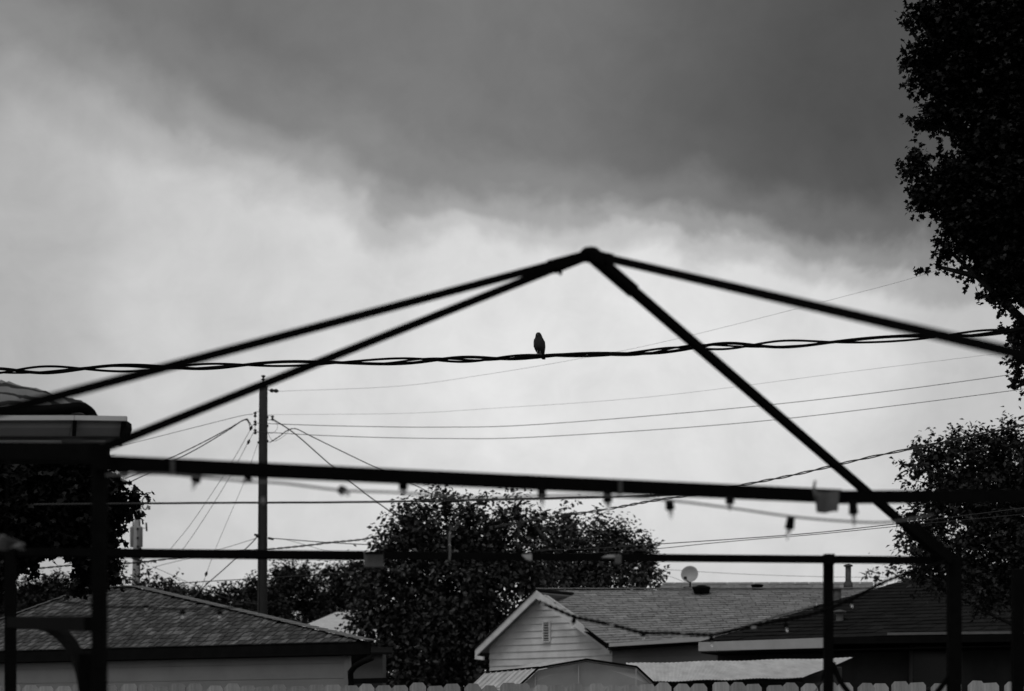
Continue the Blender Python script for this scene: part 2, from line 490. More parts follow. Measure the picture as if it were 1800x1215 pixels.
# wall plane set back under the rake
sb = .38
def wall_pt(px, py):   # point of the wall plane hit at this pixel
    o = eR + hv * sb; d_ = P(px, py, 1.0) - Vector((0, 0, CAMZ))
    t = (o - Vector((0, 0, CAMZ))).dot(hv) / d_.dot(hv)
    return Vector((0, 0, CAMZ)) + d_ * t
A, B_ = wall_pt(861, 1142), wall_pt(1083, 1133)
pkw = pk + hv * sb
b = MB()
b.poly([Vector((A.x, A.y, 0)) + hv * .03, Vector((B_.x, B_.y, 0)) + hv * .03, Vector((B_.x, B_.y, eR.z)) + hv * .03, pkw + hv * .03 - Vector((0, 0, .1)), Vector((A.x, A.y, eL.z + .15)) + hv * .03], hv * .1)
b.build('gable_wall', M_side, ch)
# siding boards clipped by the rake
wl = (B_ - A); wl.z = 0; wlen = wl.length; wd = wl.normalized()
xp = (pkw - A).dot(wd); zt = pkw.z - .08; zl = eL.z + .22; zr = eR.z + .10
def halfspan(z):
    if z <= zr: return 0.0, wlen
    x0 = 0 if z <= zl else xp * (z - zl) / (zt - zl)
    x1 = wlen - (wlen - xp) * (z - zr) / (zt - zr)
    return x0, x1
step = .176; z = .3
A0 = Vector((A.x, A.y, 0)); rdb = random.Random(2)
while z < zt - .02:
    z1 = min(z + step, zt - .005)
    a0, a1 = halfspan(z); c0, c1 = halfspan(z1)
    b = MB()
    b.slab([A0 + wd * a0 + Vector((0, 0, z)) - hv * .030, A0 + wd * a1 + Vector((0, 0, z)) - hv * .030,
            A0 + wd * c1 + Vector((0, 0, z1)) - hv * .002, A0 + wd * c0 + Vector((0, 0, z1)) - hv * .002], hv * .02)
    b.build('siding_board', M_side, ch); z += step * rdb.uniform(.97, 1.03)
# roof over the gable
for nm, e, s_ in (('rake_board', eL, 1), ('rake_board', eR, -1)):
    b = MB(); dr = (pk - e)
    b.slab([e + Vector((0, 0, -.19)), pk + Vector((0, 0, -.20)), pk, e], hv * .04)
    if s_ == 1: b.bar(e + hv * .02 + Vector((0, 0, -.20)), e + hv * .02 + hu * .28 + Vector((0, 0, -.235)), .06, .09)
    else: b.bar(e + hv * .02 + Vector((0, 0, -.16)) + hu * .03, e + hv * .02 - hu * .22 + Vector((0, 0, -.17)), .06, .14)
    b.build(nm, M_trim, ch)
    b = MB(); dd = hv * 1.6 if s_ == 1 else hv * .12
    b.slab([e + Vector((0, 0, .045)) - hv * .03, pk + Vector((0, 0, .045)) - hv * .03, pk + dd + Vector((0, 0, .045)), e + dd + Vector((0, 0, .045))], (0, 0, -.042))
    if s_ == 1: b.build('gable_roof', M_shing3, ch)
# gable soffit (dark underside)
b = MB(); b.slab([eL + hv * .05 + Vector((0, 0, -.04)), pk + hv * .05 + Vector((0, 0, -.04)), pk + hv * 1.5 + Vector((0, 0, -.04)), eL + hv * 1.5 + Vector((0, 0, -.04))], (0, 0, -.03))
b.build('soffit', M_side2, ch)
# gable vent
vc = wall_pt(963, 1111) - hv * .05
ven = MB(); Rv = Matrix((wd, hv, Vector((0, 0, 1)))).transposed()
for sx in (-1, 1): ven.box(vc + wd * sx * .105, (.018, .03, .27), R=Rv)
for sz in (-1, 1): ven.box(vc + Vector((0, 0, sz * .255)), (.087, .028, .018), R=Rv)
vo = ven.build('gable_vent', M_trim, ch)
b = MB(); b.box(vc + hv * .02, (.085, .006, .235), R=Rv); b.build('vent_backing', M_darktrim, vo)
for k in range(7):
    b = MB(); b.box(vc + Vector((0, 0, -.2 + k * .067)), (.086, .03, .012), R=Rv @ Matrix.Rotation(.5, 3, 'X')); b.build('slat', M_trim2, vo)
# main slope
q = [P(1066, 1131, 46.3), P(1560, 1106, 43.0), P(1560, 1036, 49.5), P(942, 1037, 50.2)]
deck('roof_deck', q, -.045, M_darktrim, ch)
courses('shingle_courses', q, 23, M_shing2, ch, tabs=1, t=.02, tabw=.34, seed=3)
q2 = [P(1155, 1039, 50.6), P(1535, 1039, 50.3), P(1535, 1023, 51.8), P(1167, 1024, 52.0)]
deck('rear_roof_deck', q2, -.045, M_shing2, ch)
courses('rear_shingle_courses', q2, 3, M_shing2, ch, tabs=1, t=.02, tabw=.34, seed=5)
b = MB()
for i in range(28):
    p0, p1 = lerp(q[3], q[2], i / 28), lerp(q[3], q[2], (i + 1.05) / 28)
    b.bar(p0 + Vector((0, 0, .035)), p1 + Vector((0, 0, .025)), .25, .02)
b.build('ridge_cap', M_shing2, ch)
# gutter + fascia + recessed wall
b = MB(); g0, g1 = P(1072, 1134, 46.1), P(1262, 1122.5, 44.8)
b.bar(g0, g1, .10, .085); b.build('gutter', M_trim2, ch)
w0, w1 = gp(1076, 47.3, 0), gp(1258, 45.6, 0)
b = MB(); hz = P(0, 1138, 47).z
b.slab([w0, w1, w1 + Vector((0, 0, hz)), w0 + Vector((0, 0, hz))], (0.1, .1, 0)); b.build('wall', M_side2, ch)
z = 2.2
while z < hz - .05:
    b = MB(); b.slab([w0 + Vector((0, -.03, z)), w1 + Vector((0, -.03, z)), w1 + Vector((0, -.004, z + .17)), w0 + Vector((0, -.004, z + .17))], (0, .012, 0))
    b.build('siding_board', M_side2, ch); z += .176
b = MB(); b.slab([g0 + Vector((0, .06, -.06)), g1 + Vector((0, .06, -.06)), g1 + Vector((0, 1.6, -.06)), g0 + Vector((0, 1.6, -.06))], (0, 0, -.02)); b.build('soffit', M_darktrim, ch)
# low round roof vents, pipes
c = P(1233, 1036, 49.3)
b = MB(); b.lathe(c, [(.20, -.10), (.22, 0), (.24, .02), (.23, .06), (.1, .10)], 16); b.build('roof_vent', M_darktrim, ch)
b = MB(); b.lathe(P(1331, 1030, 50.6), [(.10, -.12), (.16, 0), (.17, .03), (.06, .05)], 12); b.build('roof_vent', M_darktrim, ch)
def flue(px, top, bot, D, r, capr, nm='flue_pipe', m=M_steel):
    t, bt = P(px, top, D), P(px, bot, D)
    h = t.z - bt.z
    o = MB().lathe(bt, [(r * 1.6, -.15), (r * 1.55, .02), (r * 1.05, .08), (r, .1), (r, h * .85)], 14).build(nm, m, ch)
    MB().lathe(bt, [(r * .6, h * .84), (capr, h * .86), (capr * 1.05, h * .93), (capr * .3, h)], 14).build('flue_cap', m, o)
flue(1491, 991, 1027, 49.8, .075, .115, m=mat('rusty_steel', .06, .7, .4, 12))
flue(1471, 1033, 1060, 47.5, .11, .15, m=mat('rusty_steel', .06, .7, .4, 12))

# ------------------------------------------------------------------ satellite dish
dc = P(1212, 1009, 50.0)
dsh = thing('satellite_dish', P(1212, 1031, 50.2), 'round grey satellite dish standing on the ridge of the grey shingled roof', 'satellite dish')
ax = Vector((-.25, -1, .28)).normalized()
b = MB(); R_ = .228
prof = [(R_ * k / 7, -.09 + .09 * (k / 7) ** 2) for k in range(8)] + [(R_ * k / 7, -.10 + .09 * (k / 7) ** 2) for k in range(7, -1, -1)]
prof = prof[1:-1]
b.tube2(dc, ax, prof, 32); b.build('reflector', M_dish, dsh)
b = MB(); b.tube([dc - ax * .11, dc - ax * .16 + Vector((0, 0, -.12)), P(1213, 1032, 50.25)], .022, 8); b.build('mast', M_dark, dsh)
b = MB(); b.tube([dc - Vector((0, 0, .22)) - ax * .02, dc + ax * .32 + Vector((-.06, 0, -.24))], .012, 6); ar = b.build('feed_arm', M_dark, dsh)
b = MB(); b.box(dc + ax * .33 + Vector((-.06, 0, -.22)), (.035, .05, .035)); b.build('receiver', M_dark, ar)
b = MB(); b.box(P(1212, 1033, 50.1), (.16, .06, .02)); b.build('mount_plate', M_dark, dsh)

# ------------------------------------------------------------------ right dark house
rh = thing('dark_roofed_house', gp(1700, 40, 0), 'house with charcoal shingled roof and light fascia, right behind the fence under the tree', 'house')
q = [P(1232, 1128, 36.6), P(1960, 1108, 34.0), P(2000, 1005, 40), P(1615, 1012, 40.5)]
deck('roof_deck', q, -.045, M_darktrim, rh)
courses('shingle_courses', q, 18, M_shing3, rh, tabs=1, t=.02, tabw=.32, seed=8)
b = MB(); f0, f1, f2 = P(1228, 1129, 36.5), P(1452, 1121, 35.7), P(1960, 1112, 34.0)
b.slab([f0 + Vector((0, 0, -.17)), f1 + Vector((0, 0, -.19)), f1, f0], (0, .04, 0)); b.build('fascia', M_trim2, rh)
b = MB(); b.slab([f1 + Vector((0, 0, -.12)), f2 + Vector((0, 0, -.14)), f2, f1], (0, .04, 0)); b.build('fascia', M_darktrim, rh)
b = MB(); b.bar(P(1560, 1114.5, 35.1), P(1960, 1110, 33.8), .06, .045); b.build('gutter', mat('dull_gutter', .12, .6, .2, 5), rh)
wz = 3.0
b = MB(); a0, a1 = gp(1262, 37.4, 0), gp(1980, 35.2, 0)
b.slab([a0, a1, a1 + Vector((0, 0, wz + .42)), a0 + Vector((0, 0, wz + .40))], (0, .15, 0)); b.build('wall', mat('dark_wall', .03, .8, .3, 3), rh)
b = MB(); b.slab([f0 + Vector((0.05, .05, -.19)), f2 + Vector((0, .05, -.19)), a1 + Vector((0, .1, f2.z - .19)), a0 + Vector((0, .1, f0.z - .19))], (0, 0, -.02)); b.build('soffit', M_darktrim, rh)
for i, px in enumerate((1650, 1740)):
    b = MB(); c = P(px, 1165, 35.6); c.y = 36.1
    for sx in (-1, 1): b.box(c + Vector((sx * .42, -.02, 0)), (.03, .03, .5))
    for sz in (-1, 1): b.box(c + Vector((0, -.02, sz * .47)), (.39, .028, .03))
    w_ = b.build('window_frame', mat('dull_frame', .05, .6, .1, 5), rh)
    b = MB(); b.box(c, (.39, .01, .44)); b.build('pane', mat('dark_glass', .01, .2, .1, 3, spec=.2), w_)
o = MB().lathe(P(1476, 1098, 37.2), [(.13, -.1), (.12, .02), (.07, .10), (.07, .22)], 12).build('flue_pipe', mat('dull_steel', .08, .6, .3, 8), rh)
MB().lathe(P(1476, 1098, 37.2), [(.05, .21), (.13, .23), (.13, .26), (.03, .29)], 12).build('flue_cap', mat('dull_steel', .08, .6, .3, 8), o)

# ------------------------------------------------------------------ metal gambrel shed
ms = thing('gambrel_shed', gp(1000, 22.8, 0), 'small metal garden shed with gambrel gable and ribbed roof just above the fence', 'shed')
D0 = 22.0
fr = [P(913, 1206, D0), P(946, 1175, D0), P(1031, 1160, D0), P(1119, 1173, D0 + .1), P(1150, 1202, D0 + .1)]
bk = Vector((-.62, 1.05, -.02))
b = MB(); gr0 = [Vector((fr[0].x + .03, D0 + .03, 0)), Vector((fr[4].x - .03, D0 + .12, 0))]
b.poly([gr0[0]] + [p + Vector((0, .04, -.02)) for p in fr] + [gr0[1]], (0, .05, 0)); b.build('gable_wall', M_metalf, ms)
for px in (941, 1017, 1118):                      # folded seams of the gable sheets
    top = {941: 1182, 1017: 1165, 1118: 1176}[px]
    MB().bar(P(px, top, D0 - .01 + .03), Vector((P(px, 1200, D0).x, D0 + .02, .1)), .012, .012).build('seam', M_metalf, ms)
for i in range(4):
    b = MB(); b.bar(fr[i] + Vector((0, -.01, .005)), fr[i + 1] + Vector((0, -.01, .005)), .03, .022); b.build('gable_trim', M_darktrim, ms)
def ribs(a, c, n, nm='roof_panel', m=M_metal, back=bk):
    for i in range(n):
        a0_, a1_ = a + back * (i / n), a + back * ((i + .93) / n)
        c0_, c1_ = c + back * (i / n), c + back * ((i + .93) / n)
        nr = (a1_ - a0_).cross(c0_ - a0_).normalized()
        if nr.z < 0: nr = -nr
        b = MB(); b.slab([a0_, a1_, c1_, c0_], -nr * .012)
        b.bar(a1_ + nr * .006, c1_ + nr * .006, .02, .016); b.build(nm, m, ms)
ribs(fr[0], fr[1], 9); ribs(fr[1], fr[2], 9); ribs(fr[2], fr[3], 9); ribs(fr[3], fr[4], 9)
MB().bar(fr[1] + Vector((0, 0, .012)), fr[1] + bk + Vector((0, 0, .012)), .02, .02).build('roof_break_trim', M_darktrim, ms)
MB().bar(fr[2] + Vector((0, 0, .01)), fr[2] + bk + Vector((0, 0, .01)), .04, .02).build('ridge_cap', M_metal, ms)
b = MB(); b.slab([gr0[0], gr0[0] + bk, fr[0] + bk + Vector((.04, 0, -.03)), fr[0] + Vector((.04, 0, -.03))], (.04, 0, 0)); b.build('side_wall', M_metalf, ms)
b = MB(); b.slab([gr0[1], gr0[1] + bk, fr[4] + bk + Vector((-.04, 0, -.03)), fr[4] + Vector((-.04, 0, -.03))], (-.04, 0, 0)); b.build('side_wall', M_metalf, ms)

# second shed: long corrugated roof
cs = thing('corrugated_shed', gp(1290, 26, 0), 'long low shed with pale corrugated metal roof between the gambrel shed and the post', 'shed')
q = [P(1120, 1199, 24.6), P(1412, 1191, 24.0), P(1500, 1156, 26.6), P(1100, 1166, 27.2)]
b = MB(); nu, nv = 150, 8; vs = []; nrm_ = (q[1] - q[0]).cross(q[3] - q[0]).normalized()
for off in (0, -.006):
    for j in range(nv + 1):
        for i in range(nu + 1):
            vs.append(bil(q, i / nu, j / nv) + nrm_ * (.0045 * math.sin(i * math.pi / 1.5) + off + .006 * math.sin(i * .13 + j * .9)))
fs = []; K = (nv + 1) * (nu + 1)
for j in range(nv):
    for i in range(nu):
        a = j * (nu + 1) + i
        fs.append((a, a + 1, a + nu + 2, a + nu + 1)); fs.append((a + K, a + K + nu + 1, a + K + nu + 2, a + K + 1))
b.add(vs, fs, True); b.build('corrugated_roof', M_corr, cs)
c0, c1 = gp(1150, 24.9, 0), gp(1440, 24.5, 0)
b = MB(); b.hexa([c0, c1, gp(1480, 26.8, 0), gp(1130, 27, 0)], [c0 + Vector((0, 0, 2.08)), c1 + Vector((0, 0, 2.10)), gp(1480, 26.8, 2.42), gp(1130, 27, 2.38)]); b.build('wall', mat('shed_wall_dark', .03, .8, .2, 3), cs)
b = MB(); b.bar(q[0] + Vector((0, .05, -.035)), q[1] + Vector((0, .05, -.035)), .05, .04); b.build('eave_beam', M_darktrim, cs)

# ------------------------------------------------------------------ trees
def leafmesh(cent, out, size, lobed, rng, up=.5):
    """one face per leaf; cent/out are (n,3)"""
    n = len(cent)
    nrm = rng.normal(size=(n, 3)); nrm[:, 2] = np.abs(nrm[:, 2]) + up; nrm += out * .5
    nrm /= np.linalg.norm(nrm, axis=1)[:, None]
    t = rng.normal(size=(n, 3)) + out * .8; t[:, 2] -= .5
    t -= nrm * (t * nrm).sum(1)[:, None]; t /= np.linalg.norm(t, axis=1)[:, None]
    s = np.cross(nrm, t)
    sz = size * rng.uniform(.65, 1.25, n)
    if lobed:
        pr = [(0, 0, 0), (.42, .05, .04), (.34, .28, .02), (.62, .50, .08), (.26, .58, 0), (0, 1.0, -.1), (-.26, .58, 0), (-.62, .50, .08), (-.34, .28, .02), (-.42, .05, .04)]
        fc = [list(range(10))]
    else:
        pr = [(0, 0, 0), (.30, .42, .10), (0, 1.0, -.06), (-.30, .42, .10)]
        fc = [[0, 1, 2], [0, 2, 3]]
    V = np.concatenate([(cent + s * (a * sz)[:, None] + t * (b_ * sz)[:, None] + nrm * (c_ * sz)[:, None])[:, None, :] for a, b_, c_ in pr], 1)
    k = len(pr)
    faces = [np.array(f)[None, :] + (np.arange(n) * k)[:, None] for f in fc]
    return V.reshape(-1, 3), faces
def np_obj(name, V, faces, m, parent):
    me = bpy.data.meshes.new(name)
    V = V - np.array(wloc(parent))
    me.vertices.add(len(V)); me.vertices.foreach_set('co', V.astype(np.float32).ravel())
    k = faces[0].shape[1]
    idx = np.concatenate(faces, 0) if all(f.shape[1] == k for f in faces) else None
    me.loops.add(idx.size); me.loops.foreach_set('vertex_index', idx.ravel().astype(np.int32))
    me.polygons.add(len(idx)); me.polygons.foreach_set('loop_start', (np.arange(len(idx)) * k).astype(np.int32))
    me.materials.append(m); me.update(calc_edges=True); me.validate()
    o = bpy.data.objects.new(name, me); COL.objects.link(o); o.parent = parent
    return o
def tree(name, label, blobs, D, leaf, dens, trunk, m, lobed=False, seed=1, zs=.8, group=None, tr=.16, cat='tree', twig=12, spread=1.6, limbs=True, hole=(), core=1.0, lean=.6):
    """blobs: (px, py, radius px[, depth offset m]); trunk: px of the foot"""
    rng = np.random.default_rng(seed); rd = random.Random(seed)
    foot = gp(trunk, D, 0)
    t = thing(name, foot, label, cat, group)
    C, O, CC = [], [], []
    for bl in blobs:
        px, py, r = bl[:3]; dz = bl[3] if len(bl) > 3 else 0
        DD = D + dz; c = np.array(P(px, py, DD)); R = r / F * D
        nt_ = max(3, int(dens * r * r / 100.0))
        dv = rng.normal(size=(nt_, 3)); dv /= np.linalg.norm(dv, axis=1)[:, None]
        rr = rng.uniform(0, 1, nt_) ** .42
        tc_ = c + dv * (rr * R)[:, None] * np.array([1, zs, 1.0])
        k = twig
        tc2 = np.repeat(tc_, k, 0); dv2 = np.repeat(dv, k, 0)
        # twigs are streaks growing outwards and a little up
        al = rng.uniform(-.2, 1, len(tc2))
        gd = dv2 + np.array([0, 0, .35]); gd /= np.linalg.norm(gd, axis=1)[:, None]
        tc2 = tc2 + gd * (al * leaf * spread * 2.5)[:, None] + rng.normal(size=tc2.shape) * leaf * spread * .36
        C.append(tc2); O.append(dv2)
        nc_ = int(core * 12 * (R / leaf) ** 2 / 4)
        dv = rng.normal(size=(nc_, 3)); dv /= np.linalg.norm(dv, axis=1)[:, None]
        CC.append(c + dv * (rng.uniform(0, 1, nc_) ** .5 * max(0, R * .92 - leaf))[:, None] * np.array([1, zs, 1.0]))
    C = np.concatenate(C); O = np.concatenate(O); CC = np.concatenate(CC)
    if hole:
        pxs = C[:, 0] / C[:, 1] * F + 900; pys = HY - (C[:, 2] - CAMZ) / C[:, 1] * F
        keep = np.ones(len(C), bool)
        for hx, hy_, rx, ry in hole:
            keep &= ((pxs - hx) / rx) ** 2 + ((pys - hy_) / ry) ** 2 > 1 + .35 * rng.normal(size=len(C))
        C, O = C[keep], O[keep]
        pxs = CC[:, 0] / CC[:, 1] * F + 900; pys = HY - (CC[:, 2] - CAMZ) / CC[:, 1] * F
        keep = np.ones(len(CC), bool)
        for hx, hy_, rx, ry in hole: keep &= ((pxs - hx) / rx) ** 2 + ((pys - hy_) / ry) ** 2 > 1.3
        CC = CC[keep]
    V, Fc = leafmesh(C, O, leaf, lobed, rng)
    V2, Fc2 = leafmesh(CC, np.zeros_like(CC), leaf * 2.0, lobed, rng)
    np_obj('crown', np.concatenate([V, V2]), Fc + [f + len(V) for f in Fc2], m, t)
    # trunk and limbs
    top = max(blobs, key=lambda q_: q_[2])
    cx = sum(q_[0] * q_[2] for q_ in blobs) / sum(q_[2] for q_ in blobs)
    cy = sum(q_[1] * q_[2] for q_ in blobs) / sum(q_[2] for q_ in blobs)
    cc = P(cx, cy, D)
    h1 = max(.8, min(cc.z * .75, cc.z - .4)) if lean else cc.z
    trunkp = [foot + (Vector((foot.x + (cc.x - foot.x) * lean, cc.y, h1)) - foot) * u + Vector((rd.uniform(-.05, .05), 0, 0)) * (u > 0) for u in (0, .15, .4, .7, 1)]
    MB().tube(trunkp, [tr * 1.35, tr * 1.05, tr * .9, tr * .75, tr * .55], 10).build('trunk', M_bark, t)
    if limbs:
        b = MB()
        for bl in blobs:
            if lobed and D < 16 and bl[1] > 940: continue
            e = P(bl[0], bl[1], D + (bl[3] if len(bl) > 3 else 0))
            s0 = lerp(trunkp[2], trunkp[4], rd.uniform(.2, 1))
            mid = lerp(s0, e, .5) + Vector((0, 0, -.08 * (e - s0).length * rd.uniform(0, 1)))
            b.tube([s0, lerp(s0, mid, .5), mid, e], [tr * .34, tr * .28, tr * .2, tr * .05], 6)
        b.build('limbs', M_bark, t)
    return t, len(C) + len(CC)

T = []
T.append(tree('maple_tree', 'tall near-black leafy tree filling the upper right corner',
     [(1650, 30, 34), (1705, 30, 60), (1790, 40, 80), (1612, 30, 10), (1612, 90, 10), (1600, 52, 6), (1630, 112, 22), (1612, 112, 12), (1690, 120, 50), (1770, 130, 80), (1628, 142, 16), (1655, 160, 20), (1690, 190, 40),
      (1622, 218, 13), (1650, 205, 20), (1770, 230, 80), (1612, 285, 17), (1600, 300, 8), (1640, 312, 17), (1660, 335, 32), (1720, 290, 55), (1615, 352, 13), (1640, 345, 22), (1790, 330, 80), (1700, 370, 38), (1665, 385, 12),
      (1750, 400, 50), (1680, 405, 18), (1668, 440, 11), (1655, 455, 9), (1645, 468, 7), (1695, 432, 18), (1725, 450, 24), (1715, 478, 10), (1745, 490, 20), (1790, 450, 52), (1757, 522, 14), (1785, 515, 24),
      (1776, 582, 9), (1794, 592, 12), (1800, 630, 15), (1786, 645, 7), (1803, 670, 9), (1783, 682, 4), (1880, 100, 110), (1900, 300, 110), (1890, 480, 90), (1860, 590, 60), (1900, -120, 110), (1740, -80, 80), (1820, -200, 110)],
     18.0, .046, 5.5, 2120, M_leafd, True, 21, tr=.3, twig=16, spread=1.35, lean=0))
T.append(tree('bushy_tree', 'mid-height bushy tree with pointed tips at the right edge above the dark roof',
     [(1784, 752, 8), (1780, 775, 18), (1752, 785, 16), (1728, 778, 10), (1700, 790, 20), (1700, 770, 7), (1668, 795, 18), (1645, 805, 20), (1612, 803, 9), (1612, 825, 13), (1640, 830, 18), (1745, 820, 34), (1700, 840, 36), (1790, 840, 45),
      (1608, 845, 6), (1662, 868, 20), (1650, 890, 26), (1720, 900, 50), (1790, 930, 55), (1608, 903, 12), (1590, 938, 8), (1600, 955, 10), (1625, 930, 22), (1640, 965, 30), (1700, 975, 45), (1780, 1000, 45), (1612, 985, 12), (1598, 1003, 10), (1625, 1012, 14),
      (1860, 820, 60), (1870, 940, 70), (1660, 1020, 22), (1740, 1040, 30)],
     30.0, .09, 7.0, 1870, M_leaff, False, 31, tr=.12, twig=13, spread=1.35, core=1, lean=0))
T.append(tree('broad_leaf_tree', 'large dark broad-leaved tree in the middle, its foliage reaching down to the fence',
     [(735, 930, 34), (746, 893, 11), (715, 918, 20), (784, 888, 14), (784, 868, 8), (785, 858, 4), (700, 950, 28), (676, 975, 17), (655, 990, 11), (815, 912, 13), (842, 893, 9), (841, 877, 5), (862, 938, 30), (907, 903, 11), (908, 883, 7), (909, 871, 4), (880, 890, 4), (882, 915, 10),
      (800, 950, 52), (890, 975, 55), (720, 1010, 62), (820, 1030, 80), (690, 1090, 55), (770, 1110, 75), (850, 1100, 60), (655, 1050, 25), (645, 1090, 22), (640, 1012, 14), (665, 1150, 40), (740, 1180, 60), (830, 1170, 50), (930, 930, 22), (930, 1010, 40), (626, 1092, 12), (640, 1175, 16), (830, 1195, 34), (770, 1200, 34), (870, 1150, 30), (700, 1195, 30)],
     53.0, .16, 7.5, 800, M_leafm, False, 41, tr=.2, twig=10, spread=1.25))
T.append(tree('round_tree', 'rounded greyer tree behind the siding house, right of the broad-leaved tree',
     [(1000, 916, 15), (1003, 901, 6), (1000, 940, 26), (955, 928, 13), (940, 912, 5), (975, 955, 34), (1055, 940, 24), (1050, 919, 8), (1090, 950, 26), (1080, 935, 12), (1122, 968, 20), (1105, 985, 36), (1045, 985, 50), (990, 1000, 50), (1140, 992, 17), (1148, 1012, 14), (1120, 1020, 32), (1040, 1040, 45), (960, 1050, 40), (1150, 1030, 8)],
     58.0, .145, 7.5, 1040, M_leafg, False, 51, tr=.2, twig=10, spread=1.25))
T.append(tree('lobed_leaf_tree', 'black leafy tree at the left edge behind the gazebo post',
     [(152, 855, 12), (205, 872, 12), (218, 885, 12), (232, 884, 6), (229, 900, 5), (190, 895, 14), (120, 870, 46), (160, 910, 32), (200, 928, 6), (188, 950, 11), (182, 990, 13), (200, 975, 6), (130, 935, 40), (60, 930, 46), (20, 910, 60), (-40, 900, 80),
      (60, 840, 50), (120, 815, 36), (0, 830, 50), (150, 1010, 20), (160, 975, 26), (178, 1020, 12), (30, 975, 26), (-10, 990, 30), (85, 955, 22), (38, 1000, 8), (70, 1012, 6), (-60, 1010, 60), (110, 830, 40), (165, 845, 26), (150, 880, 30)],
     14.0, .046, 8.0, -220, M_leafd, True, 61, tr=.16, twig=15, spread=1.15, lean=0, hole=[(98, 1000, 36, 26), (40, 1018, 13, 12)]))
T.append(tree('thin_leafy_tree', 'sparse small tree around the foot of the pale pole, behind the garage ridge',
     [(245, 985, 10), (258, 1000, 10), (215, 1000, 12), (225, 1018, 14), (262, 1022, 12), (205, 1025, 12), (190, 1005, 10), (248, 1030, 16), (175, 1030, 14), (285, 1030, 14), (300, 1026, 14), (312, 1040, 14)],
     62.0, .15, 3.6, 240, M_leaff, False, 71, tr=.1, twig=8, spread=1.3, core=.5))
bt = [('dark tree behind the left slope of the garage roof', 85, [(60, 1050, 26), (95, 1040, 24), (30, 1060, 26), (130, 1045, 24), (0, 1050, 30), (70, 1090, 40), (20, 1100, 40), (100, 1075, 30), (150, 1060, 24), (-30, 1045, 26)]),
      ('low far tree between the two utility poles', 315, [(300, 1050, 16), (285, 1040, 10), (318, 1055, 18), (335, 1060, 16), (270, 1050, 14), (300, 1080, 24), (345, 1085, 22)]),
      ('small far tree just left of the tall dark pole', 385, [(350, 1050, 12), (375, 1058, 16), (400, 1050, 14), (412, 1040, 9), (390, 1080, 22), (420, 1070, 20), (350, 1075, 18), (400, 1095, 18)]),
      ('far tree directly behind the tall dark pole', 450, [(440, 1040, 16), (452, 1025, 10), (465, 1050, 22), (440, 1075, 26), (478, 1075, 24)]),
      ('far tree with a rounded double top, right of the tall dark pole', 510, [(490, 1010, 14), (508, 1003, 11), (535, 1006, 13), (505, 1030, 24), (540, 1035, 22), (500, 1065, 28), (545, 1070, 26)]),
      ('far tree half-hidden by the broad-leaved tree, right end of the tree line', 600, [(572, 1006, 11), (590, 1012, 14), (612, 1002, 10), (630, 995, 11), (600, 1035, 24), (635, 1030, 26), (575, 1055, 26), (625, 1065, 22), (655, 1010, 14), (600, 1085, 22), (560, 1085, 20)])]
for i, (lb, tx, bl) in enumerate(bt):
    T.append(tree('far_tree', lb, bl, 88.0 + 3 * i, .20, 24.0, tx, M_leaff, False, 80 + i, tr=.18, twig=8, spread=1.0, core=2.5, group='trees on the skyline behind the garage'))
T.append(tree('far_tree', 'wispy small tree on the skyline right of the roof flue pipe', [(1522, 1012, 9), (1540, 1008, 7), (1560, 1005, 9), (1575, 1000, 6), (1545, 1018, 12), (1580, 1014, 10), (1595, 1018, 12)], 66.0, .15, 2.4, 1550, M_leafg, False, 90, tr=.08, twig=6, spread=1.5))
print('leaves', [n for _, n in T])

# ------------------------------------------------------------------ utility poles
PD = 60.0
up1 = thing('utility_pole', gp(463, PD, 0), 'tall dark wooden utility pole with insulators standing left of centre', 'utility pole')
tp = P(463, 678, PD)
MB().tube([gp(460, PD, 0), P(461, 1080, PD), P(462, 880, PD), P(463, 678, PD)], [.18, .158, .145, .132], 14).build('pole', M_pole, up1)
for k in range(30):   # pole steps / staples as small knots are left to the wood; climbing bolts at a few heights
    pass
top = MB(); top.lathe(tp, [(.02, 0), (.022, .12), (.03, .16), (.065, .17), (.07, .19), (.03, .21), (.03, .25), (.065, .28), (.075, .31), (.02, .33)], 12)
top.build('top_insulator', M_dark, up1)
def insul(px, py, D, par, r=.05, h=.16, nm='insulator'):
    c = P(px, py, D)
    return MB().lathe(c - Vector((0, 0, h / 2)), [(r * .5, 0), (r, h * .12), (r * 1.05, h * .3), (r * .55, h * .42), (r * .55, h * .58), (r * 1.05, h * .7), (r, h * .88), (r * .5, h)], 10).build(nm, M_dark, par)
# strain insulator at the head
o = MB().tube([P(466, 684, PD), P(474, 686, PD)], .012, 6).build('hook', M_dark, up1)
MB().tube([P(474, 686, PD), P(476, 686.5, PD), P(480, 687, PD), P(481.5, 687, PD), P(483, 687, PD), P(487, 687.5, PD), P(490, 688, PD)], [.02, .06, .06, .03, .06, .06, .015], 10).build('strain_insulator', M_dark, up1)
for y in (729, 744, 759): insul(448.5, y, PD, up1)
insul(479, 735, PD, up1)
MB().tube([P(448.5, 724, PD), P(448.5, 763, PD)], .008, 6).build('insulator_rack', M_dark, up1)
for y in (724, 744, 760): MB().bar(P(448.5, y, PD), P(458, y, PD), .014).build('rack_arm', M_dark, up1)
for y in (731, 738.5): MB().bar(P(470, y, PD), P(480, y, PD), .014).build('rack_arm', M_dark, up1)
for px, y in ((470.5, 734), (470.5, 749), (471, 776), (456.5, 722), (456.5, 766), (454, 778)):
    MB().box(P(px, y, PD - .02), (.022, .03, .035)).build('bolt', M_dark, up1)
for px, y in ((450, 940), (453, 943), (474, 946), (478, 947)):
    MB().tube([P(px - 3, y, PD - .1), P(px + 3, y + 1, PD - .1)], .035, 8).build('cable_clamp', M_dark, up1)
